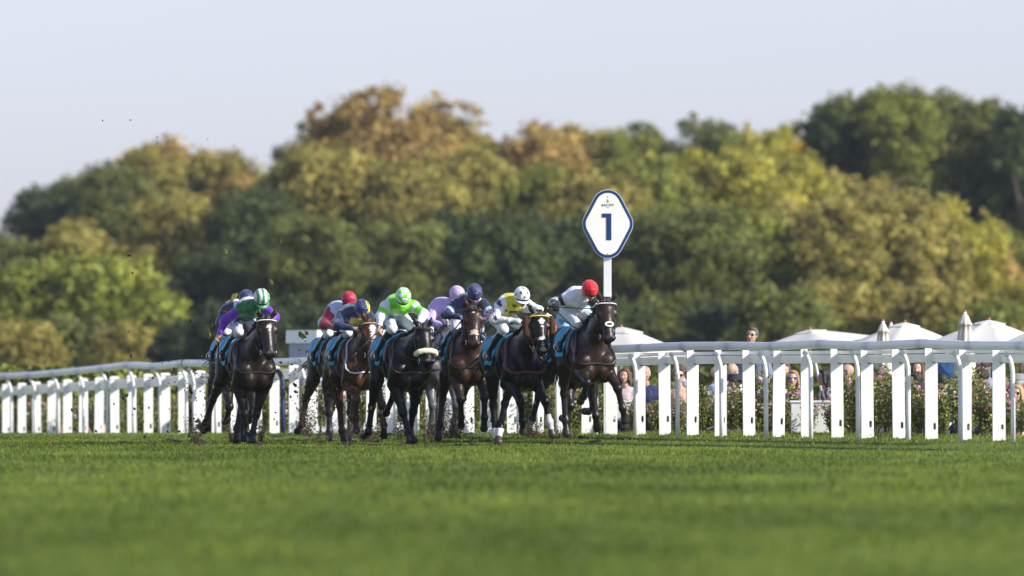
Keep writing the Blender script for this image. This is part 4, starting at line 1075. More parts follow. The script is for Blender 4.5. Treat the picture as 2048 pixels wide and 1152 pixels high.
def add_hand(B, wrist, d, n, s, curl=1.0):
    """palm and five fingers: d forearm direction, n palm side, s towards the thumb"""
    wrist, d, n = np.array(wrist, float), N3(d), N3(n); s = N3(np.array(s, float) - d * np.dot(s, d)); k = 0.004
    pc = wrist + d * 0.045
    M = np.array([d, s, np.cross(d, s)]).T
    B.ell(pc, (0.047, 0.040, 0.019), 'hand', 0.006, M); B.cone(wrist - d * 0.03, wrist + d * 0.02, 0.025, 0.024, 'hand', 0.006)
    n = N3(n - d * np.dot(n, d))
    for i, (off, L) in enumerate(((0.030, 0.90), (0.010, 1.0), (-0.010, 0.94), (-0.030, 0.76))):
        a = wrist + d * 0.080 + s * off
        b = a + N3(d * (1.3 - curl) + n * 0.5 * curl + d * .35) * 0.036 * L; c = b + N3(n * curl + d * (1 - curl)) * 0.028 * L; e = c + N3(-d * curl * 0.9 + n * 0.35 + d * (1 - curl)) * 0.022 * L
        B.cone(a, b, 0.0105, 0.0098, 'finger', k); B.cone(b, c, 0.0098, 0.009, 'finger', k); B.cone(c, e, 0.009, 0.0075, 'finger', k)
    a = wrist + d * 0.028 + s * 0.034; b = a + N3(d * 0.8 + s * 0.5 + n * 0.4) * 0.038; c = b + N3(d * 0.6 - s * 0.3 + n * 0.8) * 0.030
    B.cone(a, b, 0.013, 0.011, 'finger', k); B.cone(b, c, 0.011, 0.009, 'finger', k)

def add_head(B, c, f, up, sc=1.0):
    """head centred at c, looking along f"""
    f = N3(f); up = N3(np.array(up, float) - f * np.dot(up, f)); l = np.cross(up, f)
    M = np.array([f, l, up]).T; L = lambda a, b, h: np.array(c) + M @ (np.array([a, b, h]) * sc); k = 0.007
    B.ell(L(-0.008, 0, 0.028), np.array((0.098, 0.076, 0.090)) * sc, 'head', 0.012, M); B.ell(L(0.022, 0, -0.035), np.array((0.066, 0.058, 0.075)) * sc, 'head', 0.012, M)
    B.ell(L(0.055, 0, -0.092), np.array((0.026, 0.026, 0.020)) * sc, 'head', 0.01, M)                       # chin
    B.cone(L(0.084, 0, 0.010), L(0.106, 0, -0.028), 0.008 * sc, 0.013 * sc, 'nose', k); 
    for s in (-1, 1):
        B.ell(L(0.098, s * 0.012, -0.030), np.array((0.009, 0.008, 0.007)) * sc, 'nose', k, M)
        B.ell(L(0.070, s * 0.040, -0.022), np.array((0.018, 0.018, 0.016)) * sc, 'head', k, M)
        B.ell(L(-0.002, s * 0.077, -0.008), np.array((0.018, 0.008, 0.030)) * sc, 'ear', 0.005, M)
        B.cone(L(0.081, s * 0.016, 0.026), L(0.072, s * 0.050, 0.026), 0.009 * sc, 0.008 * sc, 'brow', k)
    B.cone(L(0.086, -0.018, -0.060), L(0.086, 0.018, -0.060), 0.006 * sc, 0.006 * sc, 'lips', 0.003); B.cone(L(0.083, -0.015, -0.070), L(0.083, 0.015, -0.070), 0.007 * sc, 0.007 * sc, 'lips', 0.003)
    return M, L

def skin_colf(sk, L=None):
    def f(V, tg, T):
        c = np.tile(np.array(sk), (len(V), 1)); c[tg == 'lips'] = np.array(sk) * (0.85, 0.5, 0.5); c[tg == 'ear'] = np.array(sk) * (1.0, 0.8, 0.8); c[tg == 'nose'] = np.array(sk) * (1.05, 0.9, 0.88)
        return c
    return f

def eyes(L, M, par, sc=1.0):
    for s in (-1, 1):
        bm = bmesh.new(); ball(bm, L(0.072, s * 0.030, 0.006), 0.0125 * sc, 10); e = bmobj('eye', bm, mat('eye_white', (0.7, 0.68, 0.66), 0.2), par, smooth=True)
        bm = bmesh.new(); ball(bm, L(0.081, s * 0.030, 0.006), 0.0062 * sc, 8); bmobj('pupil', bm, EYE, e, smooth=True)

def helmet(par, L, M, colf, sc=1.0, peak=True, name='helmet'):
    """cap silk over a skull helmet, colours by direction in the head frame"""
    bm = bmesh.new(); bmesh.ops.create_uvsphere(bm, u_segments=80, v_segments=56, radius=1)
    vs = np.array([list(v.co) for v in bm.verts]); bm.faces.ensure_lookup_table()
    Fq = [[v.index for v in f.verts] for f in bm.faces]; bm.free()
    Q = vs.copy(); r = np.array([0.132, 0.112, 0.118]); Q[:, 2] = np.maximum(Q[:, 2], -0.38 - 0.10 * vs[:, 0]); Q = Q * r
    # little folds of the silk
    Q += vs * (0.0025 * np.sin(vs[:, 1:2] * 37 + vs[:, 0:1] * 11) + 0.002 * np.sin(vs[:, 0:1] * 29 + 2))
    W = np.array([L(*(q + np.array([-0.012, 0, 0.050]))) for q in Q])
    tri = [f for f in Fq if len(f) == 3]; quad = [f for f in Fq if len(f) == 4]
    Fa = np.array(quad + [f + [f[-1]] for f in tri])
    me_f = quad
    col = colf(vs)
    me = bpy.data.meshes.new(name); me.from_pydata([tuple(x) for x in W], [], Fq)
    a = me.color_attributes.new("Col", 'FLOAT_COLOR', 'POINT'); cc = np.ones((len(W), 4), np.float32); cc[:, :3] = col; a.data.foreach_set("color", cc.ravel())
    for p in me.polygons: p.use_smooth = True
    o = bpy.data.objects.new(name, me); link(o, par); me.materials.append(SILK)
    if peak:
        bm = bmesh.new(); n = 16; top = []; bot = []
        for ring, (rr, dz) in enumerate(((0.98, 0), (1.30, -0.012))):
            tr = []; br = []
            for i in range(n + 1):
                t = R(-68 + 136 * i / n); sh = 1 if ring == 0 else (0.55 + 0.45 * math.cos(t * 1.2))
                x = 0.132 * rr * math.cos(t) if ring == 0 else 0.132 * (0.98 + 0.34 * sh) * math.cos(t); y = 0.112 * (rr if ring == 0 else (0.98 + 0.18 * sh)) * math.sin(t)
                z = 0.050 - 0.045 - 0.012 * math.cos(t) + dz * sh
                tr.append(bm.verts.new(L(x - 0.012, y, z + 0.005))); br.append(bm.verts.new(L(x - 0.012, y, z - 0.004)))
            top.append(tr); bot.append(br)
        for i in range(n):
            bm.faces.new((top[0][i], top[1][i], top[1][i + 1], top[0][i + 1])); bm.faces.new((bot[0][i], bot[0][i + 1], bot[1][i + 1], bot[1][i])); bm.faces.new((top[1][i], bot[1][i], bot[1][i + 1], top[1][i + 1]))
        pk = bmobj('peak', bm, SILK, o, smooth=True); me = pk.data; a = me.color_attributes.new("Col", 'FLOAT_COLOR', 'POINT'); cc = np.ones((len(me.vertices), 4), np.float32); cc[:, :3] = colf(np.array([[0.9, 0.0, -0.4]]))[0]; a.data.foreach_set("color", cc.ravel())
    return o

def star_mask(Y, Z, c, r, rot=0):
    y = Y - c[0]; z = Z - c[1]; a = np.arctan2(z, y) + rot; rr = np.hypot(y, z); k = np.mod(a, 2 * np.pi / 5) - np.pi / 5
    lim = r * 0.40 / np.cos(np.abs(np.abs(k) - np.pi / 5) * 0 + 0) ; lim = r * (0.42 + 0.58 * (np.abs(k) / (np.pi / 5)) ** 1.6)
    return rr < lim

def jockey(key, label, top, cap, breech=(0.62, 0.64, 0.70), pant=None, J=None, boots=None, goggles=True, whip=None, skin=SK, glove=None, peak=True, cuff=None, tuck=None, bt=None, rein=LEATHER):
    hroot, HB, HH, HP = HORSES[key]
    root = empty('person', hroot.location.copy(), hroot.rotation_euler.z, label=label, cat='person', group='jockeys riding in the race')
    D = dict(hip=(-0.20, 0, 1.80), sh=(0.26, 0, 2.00), head=(0.47, 0, 2.10), hf=(0.80, 0, -0.60), hup=(0.6, 0, 0.8),
             er=(0.44, -0.27, 1.80), el=(0.44, 0.27, 1.80), hr=(0.68, -0.08, 1.70), hl=(0.68, 0.08, 1.70),
             kr=(0.30, -0.17, 1.63), kl=(0.30, 0.17, 1.63), ar=(-0.10, -0.33, 1.30), al=(-0.10, 0.33, 1.30), shw=0.175, roll=0)
    D.update(J or {})
    g = {k: (np.array(v, float) if isinstance(v, (tuple, list)) else v) for k, v in D.items()}
    hip, sh = g['hip'], g['sh']; sp = N3(sh - hip)
    B = Body(0.016); Sk = Body(0.022); Br = Body(0.018); lat = (0, 1, 0)
    chest = sh - sp * 0.10; waist = hip + sp * 0.16
    up2 = N3(np.cross(sp, lat)); up2 = up2 if up2[2] > 0 else -up2
    arch = up2 * 0.03
    for Bd, o in ((B, -0.016), (Sk, 0.012)):
        Bd.cone(hip + sp * 0.03, waist + arch, 0.105 + o, 0.110 + o, 'torso', sq=(lat, 1.25)); Bd.cone(waist + arch, chest + arch * 1.2, 0.112 + o, 0.128 + o, 'torso', sq=(lat, 1.30)); Bd.cone(chest + arch, sh, 0.120 + o, 0.075 + o, 'torso', sq=(lat, 1.35))
    shs = {}
    for s, e, h, nm in ((-1, g['er'], g['hr'], 'r'), (1, g['el'], g['hl'], 'l')):
        sd = sh + np.array([0, s * g['shw'], -s * 0 - 0.035]) + np.array([0, 0, -s * g['roll']]); shs[nm] = sd
        for Bd, o in ((B, -0.008), (Sk, 0.014)):
            Bd.cone(sh - sp * 0.03 + np.array([0, s * 0.06, 0]), sd, 0.080 + o, 0.062 + o, 'torso'); Bd.cone(sd, e, 0.056 + o, 0.044 + o, 'ua' + nm)
            Bd.cone(e, e + (h - e) * (0.88 if o > 0 else 1.0), 0.044 + o, 0.027 + o * 0.8, 'fa' + nm)
        d = N3(h - e); add_hand(B, h, d, np.array([0.0, -s * 0.3, -1.0]) if abs(d[2]) < 0.8 else np.array([1.0, 0, -0.2]), np.array([0.3, -s * 1.0, 0.2]))
    nk = g['head'] - N3(g['hf']) * 0.03 + np.array([0, 0, -0.02])
    B.cone(sh + np.array([0.02, 0, 0.0]), nk, 0.062, 0.056, 'neck'); Sk.cone(sh, sh + (nk - sh) * 0.45, 0.082, 0.070, 'torso')
    M, L = add_head(B, g['head'], g['hf'], g['hup'])
    for s, kn, an, nm in ((-1, g['kr'], g['ar'], 'r'), (1, g['kl'], g['al'], 'l')):
        hj = hip + np.array([0.0, s * 0.09, -0.02]); ft = an + np.array([0.15, s * 0.03, -0.055])
        B.cone(hj, kn, 0.075, 0.045, 'leg'); B.cone(kn, an, 0.045, 0.030, 'leg'); B.cone(an, ft, 0.034, 0.026, 'leg')
        Br.ell(hip + np.array([-0.02, s * 0.06, 0.0]), (0.125, 0.095, 0.115), 'seat'); Br.cone(hj, kn, 0.098, 0.062, 'th' + nm); Br.cone(kn, kn + (an - kn) * 0.30, 0.060, 0.052, 'kn' + nm)
    Br.cone(hip, waist, 0.112, 0.108, 'seat', sq=(lat, 1.2))
    sc = skin_colf(skin)
    def bodyc(V, tg, T):
        c = sc(V, tg, T)
        if glove is not None: c[(tg == 'hand') | (tg == 'finger')] = glove
        return c
    bo = body_obj('body', B, 0.0105, SKIN, root, bodyc)
    folds(body_obj('silks', Sk, 0.0115, SILK, root, lambda V, tg, T: top(V, tg, T, sh, hip, sp)), 0.011)
    folds(body_obj('breeches', Br, 0.013, BREECH, root, lambda V, tg, T: (pant(V, tg, T) if pant else np.tile(np.array(breech), (len(V), 1)))), 0.007)
    for s, kn, an in ((-1, g['kr'], g['ar']), (1, g['kl'], g['al'])):
        Bt = Body(0.012); ft = an + np.array([0.16, s * 0.03, -0.06])
        Bt.cone(kn + (an - kn) * 0.16, kn + (an - kn) * 0.45, 0.064, 0.060, 'shaft'); Bt.cone(kn + (an - kn) * 0.45, an, 0.060, 0.040, 'shaft'); Bt.cone(an, ft, 0.042, 0.033, 'foot'); Bt.cone(an, an + np.array([-0.05, 0, -0.045]), 0.036, 0.030, 'foot'); Bt.cone(ft, ft + np.array([0.04, s * 0.008, -0.012]), 0.033, 0.022, 'foot')
        bc = np.array(bt if bt is not None else (0.010, 0.010, 0.013))
        body_obj('boot', Bt, 0.013, mat('boot_shine', (0, 0, 0), 0.25, attr=True, coat=0.3), root, lambda V, tg, T: np.where((tg == 'shaft')[:, None], bc, (0.010, 0.010, 0.012)))
        # stirrup iron and leather
        bm = bmesh.new(); c = an + np.array([0.06, s * 0.01, -0.02]); tube(bm, [c + np.array([0, 0.055 * math.sin(t), 0.07 * math.cos(t)]) + np.array([0, 0, 0]) for t in np.linspace(0, 2 * math.pi, 17)], 0.006, 6, cap=False)
        st = bmobj('stirrup', bm, STEEL, hroot, smooth=True)
        bm = bmesh.new(); q = wrap(HB, [(0.06, 0, 1.22)], [(0, s * 0.62, 0.78)], 0.03)[0]; tube(bm, [q, (q + c) / 2 + np.array([0, s * .02, 0]), c + np.array([0, 0, 0.07])], 0.009, 6); bmobj('stirrup_leather', bm, LEATHER, st, smooth=True)
    helmet(root, L, M, cap, peak=peak)
    eyes(L, M, root)
    if goggles:
        bm = bmesh.new()
        tube(bm, [L(0.104 * math.cos(t) - 0.004, 0.088 * math.sin(t), 0.012) for t in np.linspace(-1.75, 1.75, 20)], [0.008] * 3 + [0.022] * 14 + [0.008] * 3, 8)
        bmobj('goggles', bm, BLACKP, root, smooth=True)
    if cuff is not None:
        for s, e, h in ((-1, g['er'], g['hr']), (1, g['el'], g['hl'])):
            bm = bmesh.new(); d = N3(h - e); p0 = e + (h - e) * 0.84; tube(bm, [p0, p0 + d * 0.035], 0.041, 14)
            o = bmobj('cuff', bm, mat('cuff_' + key, cuff, 0.5), root, smooth=True)
    if whip:
        hd, dr, ln = whip; a = g[hd] + N3(g[hd] - g['e' + hd[1]]) * 0.055; d = N3(dr)
        bm = bmesh.new(); tube(bm, [a - d * 0.10, a, a + d * 0.12], [0.014, 0.013, 0.011], 8); tube(bm, [a + d * 0.12, a + d * ln * 0.75], [0.0085, 0.0075], 8); tube(bm, [a + d * ln * 0.75, a + d * (ln * 0.78), a + d * ln], [0.008, 0.016, 0.014], 8)
        w_ = bmobj('riding_whip', bm, mat('whip_black', (0.012, 0.012, 0.016), 0.5), smooth=True)
        w_.location = hroot.location.copy(); w_.rotation_euler = (0, 0, hroot.rotation_euler.z)
        tag(w_, whip_labels[key], 'riding whip', 'riding whips')
    hh = [g['hr'] + N3(g['hr'] - g['er']) * 0.06, g['hl'] + N3(g['hl'] - g['el']) * 0.06]
    rh = [hh[0] if not (whip and whip[0] == 'hr' and key in ('A',)) else hh[1] + np.array([0, -0.05, 0]), hh[1]]
    reins(hroot, HH, rh, rein)
    return root, L, g

whip_labels = {'A': 'black riding whip hanging down from the bare hand of the purple sleeved jockey', 'S': 'black riding whip slanting down from the hand of the green and white jockey',
               'N': 'black riding whip slanting down from the white glove of the navy jockey', 'R': 'black riding whip held level by the red capped jockey'}
def C(*a): return np.array(a, float)
def fill(V, c): return np.tile(np.array(c, float), (len(V), 1))
WHT = C(0.72, 0.74, 0.80)

def topA(V, tg, T, sh, hip, sp):
    c = fill(V, (0.13, 0.015, 0.42)); t = (V - hip) @ sp; ts = tg == 'torso'
    c[ts] = (0.012, 0.155, 0.035)
    up = V[:, 2] - (hip + np.outer(t, sp))[:, 2]
    c[ts & (up > 0.085)] = WHT; c[ts & (np.abs(V[:, 1]) > 0.215)] = (0.13, 0.015, 0.42); c[ts & (t < 0.10)] = (0.45, 0.48, 0.56)
    return c
def capA(d):
    c = fill(d, (0.012, 0.26, 0.05)); y = d[:, 1]
    c[(np.abs(y) > 0.16) & (np.abs(y) < 0.52)] = WHT; c[(np.abs(y) > 0.80)] = WHT; c[(d[:, 2] < -0.16) & (d[:, 2] > -0.28) & (np.abs(y) > 0.15)] = WHT; return c
jockey('A', 'person crouched in purple sleeves, green body and green and white striped cap', topA, capA, cuff=(0.75, 0.6, 0.7),
       J=dict(head=(0.47, 0.13, 2.09), sh=(0.25, 0.05, 1.99), hip=(-0.20, -0.02, 1.81), er=(0.14, -0.33, 1.80), hr=(0.12, -0.41, 1.60), el=(0.46, 0.33, 1.84), hl=(0.66, 0.13, 1.70), hf=(0.72, 0.03, -0.70)), whip=('hr', (0.02, 0.03, -1), 0.55),
       pant=lambda V, tg, T: np.where(((tg == 'thr') & (T > 0.1) & (T < 0.62) & (np.sin(V[:, 2] * 90 + V[:, 0] * 60) > 0.5) & (V[:, 1] < -0.1))[:, None], (0.10, 0.13, 0.26), (0.60, 0.62, 0.70)))
def topB(V, tg, T, sh, hip, sp):
    c = fill(V, (0.015, 0.022, 0.08)); ts = tg == 'torso'; c[ts & (np.abs(V[:, 1]) < 0.06)] = WHT; c[(tg == 'uar') & (T < 0.25)] = (0.6, 0.03, 0.03); c[(tg == 'far') & (T > 0.4)] = WHT; return c
def pantB(V, tg, T):
    c = fill(V, (0.62, 0.64, 0.70)); c[(np.abs(V[:, 0] + V[:, 2] - 1.95) < 0.018) | ((tg == 'thr') & (np.abs(T - 0.45) < 0.06))] = (0.02, 0.02, 0.04); return c
jockey('A2', 'person in navy cap and black striped white breeches, half hidden behind the purple sleeved jockey', topB, lambda d: fill(d, (0.015, 0.025, 0.11)), pant=pantB, peak=False,
       J=dict(head=(0.45, 0.10, 2.10), sh=(0.22, 0.0, 1.98), er=(0.30, -0.26, 1.78)))
def topM(V, tg, T, sh, hip, sp):
    c = fill(V, (0.24, 0.008, 0.025)); ts = tg == 'torso'; c[ts & (np.abs(V[:, 1]) < 0.13)] = (0.42, 0.55, 0.72); return c
jockey('M', 'person in glossy maroon cap and sleeves with a pale blue stripe on the body', topM, lambda d: fill(d, (0.42, 0.008, 0.035)),
       J=dict(head=(0.42, 0.12, 2.10), sh=(0.20, 0.06, 1.98), hip=(-0.24, -0.02, 1.80), er=(0.30, -0.24, 1.76), hf=(0.92, 0.05, -0.35)),
       pant=lambda V, tg, T: np.where(((V[:, 2] > 1.74) & (np.sin(V[:, 0] * 80) * np.sin(V[:, 2] * 100) > 0.5))[:, None], (0.45, 0.15, 0.30), (0.68, 0.68, 0.72)))
def topC(V, tg, T, sh, hip, sp):
    c = fill(V, (0.016, 0.030, 0.10)); ts = tg == 'torso'; c[ts & (V[:, 2] < sh[2] - 0.07) & (np.abs(V[:, 1]) < 0.12)] = (0.55, 0.45, 0.02); return c
def capC(d):
    c = fill(d, (0.018, 0.032, 0.12)); c[star_mask(d[:, 1], d[:, 2], (0.62, 0.45), 0.62, 0.4) & (d[:, 0] > -0.4)] = (0.75, 0.60, 0.01); return c
jockey('C', 'person in navy silks bent low over the chestnut, navy cap with a yellow patch', topC, capC, peak=False, goggles=False,
       J=dict(head=(0.40, 0.02, 1.96), sh=(0.20, -0.04, 1.92), hip=(-0.22, -0.02, 1.76), er=(0.42, -0.34, 1.74), hr=(0.62, -0.15, 1.69), el=(0.42, 0.25, 1.75), hf=(0.55, 0.25, -0.85), shw=0.19))
def topG(V, tg, T, sh, hip, sp): return fill(V, (0.46, 0.36, 0.66))
jockey('G', 'person in plain pale lilac silks and lilac cap behind the navy capped jockey', topG, lambda d: fill(d, (0.52, 0.38, 0.70)), bt=(0.02, 0.03, 0.09),
       J=dict(head=(0.46, 0.24, 2.14), sh=(0.24, 0.10, 1.99), hip=(-0.20, 0.02, 1.80), er=(0.40, -0.18, 1.76), hr=(0.62, 0.04, 1.68), hf=(0.9, 0.35, -0.5)))
def topS(V, tg, T, sh, hip, sp):
    c = fill(V, (0.17, 0.70, 0.012)); t = (V - hip) @ sp; ts = tg == 'torso'
    arm = np.char.startswith(tg.astype(str), 'ua') | np.char.startswith(tg.astype(str), 'fa'); c[arm] = WHT
    c[np.char.startswith(tg.astype(str), 'ua') & (T > 0.45) & (T < 0.88)] = (0.17, 0.70, 0.012)
    up = V[:, 2] - (hip + np.outer(t, sp))[:, 2]
    c[ts & (up < -0.01) & (np.sin(V[:, 2] * 75 + V[:, 1] * 6) > 0.15) & (t > 0.1) & (t < 0.42)] = WHT * 0.9
    c[ts & (np.abs(V[:, 1]) > 0.235)] = WHT
    return c
def capS(d):
    a = np.arctan2(d[:, 1], d[:, 0]); el = np.arcsin(np.clip(d[:, 2], -1, 1)); q = (np.floor((a + 0.40) / 0.80) + np.floor((el + 0.30) / 0.48)) % 2
    c = np.where(q[:, None] > 0, WHT, C(0.17, 0.72, 0.012)); c[(d[:, 2] < -0.2) & (d[:, 2] > -0.30)] = (0.03, 0.10, 0.22); c[d[:, 2] < -0.31] = (0.22, 0.80, 0.02); return c
jockey('S', 'person in bright green and white silks with a green and white checked cap', topS, capS, cuff=(0.03, 0.04, 0.14),
       J=dict(head=(0.44, -0.07, 2.10), sh=(0.22, -0.06, 2.03), hip=(-0.18, -0.03, 1.86), shw=0.20, er=(0.30, -0.36, 1.86), hr=(0.52, -0.44, 1.68), el=(0.40, 0.25, 1.88), hl=(0.62, 0.11, 1.72), kr=(0.30, -0.19, 1.68), kl=(0.30, 0.14, 1.66), hf=(0.62, 0, -0.78)),
       whip=('hr', (0.10, -0.66, -0.62), 0.62), pant=lambda V, tg, T: np.where(((tg == 'thr') & (T > 0.25) & (T < 0.6) & (V[:, 1] < -0.12) & (np.sin(V[:, 2] * 110 + V[:, 0] * 90) > 0.3))[:, None], (0.12, 0.15, 0.28), (0.72, 0.74, 0.80)))
def topN(V, tg, T, sh, hip, sp):
    c = fill(V, (0.012, 0.020, 0.07)); s = tg.astype(str)
    c[np.char.startswith(s, 'ua') & (T > 0.50) & (T < 0.72)] = (0.42, 0.60, 0.75); c[np.char.startswith(s, 'ua') & (T < 0.08)] = (0.42, 0.60, 0.75)
    c[(s == 'torso') & (np.abs(np.abs(V[:, 1]) - 0.20) < 0.018)] = (0.42, 0.60, 0.75); return c
jockey('N', 'person in navy silks with pale blue armbands and white gloves on the bay horse', topN, lambda d: fill(d, (0.020, 0.030, 0.12)), peak=False, glove=(0.62, 0.62, 0.72), goggles=True,
       J=dict(head=(0.44, 0.09, 2.11), sh=(0.22, 0.04, 2.00), er=(0.42, -0.34, 1.82), hr=(0.60, -0.13, 1.78), hl=(0.60, 0.02, 1.70), el=(0.44, 0.36, 1.80), hf=(0.75, 0, -0.65), shw=0.20), whip=('hr', (0.1, -0.52, -0.62), 0.62))
def topK(V, tg, T, sh, hip, sp):
    c = fill(V, WHT); t = (V - hip) @ sp; s = tg.astype(str); ts = s == 'torso'
    c[ts & (np.abs(V[:, 1] + 0.04) < 0.125)] = (0.62, 0.60, 0.01)
    a = V[:, 1] * 9.5; b = (V[:, 2] + V[:, 0] * 0.6) * 8.0; cell = star_mask(np.mod(a, 1.0), np.mod(b, 1.0), (0.5, 0.5), 0.40, 0.3); c[cell & ((np.floor(a) + np.floor(b)) % 2 == 0)] = (0.015, 0.015, 0.035)
    c[ts & (V[:, 2] < sh[2] - 0.10) & (np.abs(V[:, 1]) < 0.10) & (np.sin(V[:, 2] * 60) > 0.2)] = (0.02, 0.02, 0.03); return c
def capK(d):
    c = fill(d, (0.74, 0.75, 0.79))
    for (y, z, r) in ((-0.42, 0.60, 0.22), (0.42, 0.58, 0.20), (0.02, 0.12, 0.22), (0.0, 0.98, 0.15)): c[star_mask(d[:, 1], d[:, 2], (y, z), r, 0.3) & (d[:, 0] > 0)] = (0.015, 0.015, 0.04)
    for x in (-0.5, 0.3): c[star_mask(d[:, 0], d[:, 2], (x, 0.2), 0.2) & (np.abs(d[:, 1]) > 0.6)] = (0.015, 0.015, 0.04)
    return c
jockey('K', 'person in white silks with black stars and a yellow back, white star patterned cap', topK, capK, cuff=(0.20, 0.02, 0.05), rein=mat('orange_rein', (0.62, 0.16, 0.03), 0.6), glove=(0.05, 0.035, 0.03),
       J=dict(head=(0.44, 0.02, 2.10), sh=(0.20, -0.02, 2.03), hip=(-0.20, -0.12, 1.86), er=(0.34, -0.36, 1.80), hr=(0.60, -0.02, 1.76), el=(0.40, 0.28, 1.92), hl=(0.66, 0.40, 1.80), kr=(0.26, -0.20, 1.66), hf=(0.90, 0.05, -0.38), shw=0.20),
       bt=(0.012, 0.012, 0.03), pant=lambda V, tg, T: np.where(((V[:, 1] < -0.17) & (V[:, 0] < -0.12) & (V[:, 2] > 1.78) & (np.sin(V[:, 2] * 160) > 0.1))[:, None], (0.40, 0.03, 0.04), (0.70, 0.70, 0.74)))
jockey('T', 'person in light blue and white breeches behind the red capped jockey', lambda V, tg, T, sh, hip, sp: fill(V, (0.25, 0.50, 0.72)), lambda d: fill(d, (0.25, 0.5, 0.72)), breech=(0.30, 0.55, 0.78), bt=(0.012, 0.02, 0.06),
       J=dict(head=(0.30, 0.10, 1.84), sh=(0.12, 0.04, 1.80), hip=(-0.22, 0.0, 1.72), hf=(0.9, 0, -0.4)))
def topR(V, tg, T, sh, hip, sp):
    c = fill(V, (0.70, 0.72, 0.80)); s = tg.astype(str)
    c[np.char.startswith(s, 'ua') & (T > 0.12) & (T < 0.52)] = (0.012, 0.012, 0.016); c[np.char.startswith(s, 'fa') & (T > 0.05)] = (0.012, 0.012, 0.016); return c
jockey('R', 'person in white silks with black armbands and a bright red cap leading the race', topR, lambda d: fill(d, (0.68, 0.004, 0.010)), glove=(0.012, 0.012, 0.016), peak=False,
       J=dict(head=(0.46, -0.02, 2.06), sh=(0.22, -0.12, 2.00), hip=(-0.20, -0.10, 1.80), er=(0.14, -0.46, 1.90), hr=(0.34, -0.50, 1.86), el=(0.42, 0.18, 1.80), hl=(0.62, 0.03, 1.72), hf=(0.78, 0.25, -0.62), kr=(0.30, -0.17, 1.60), bt=0),
       whip=('hr', (0.35, 0.93, -0.06), 0.66), bt=(0.012, 0.018, 0.05))
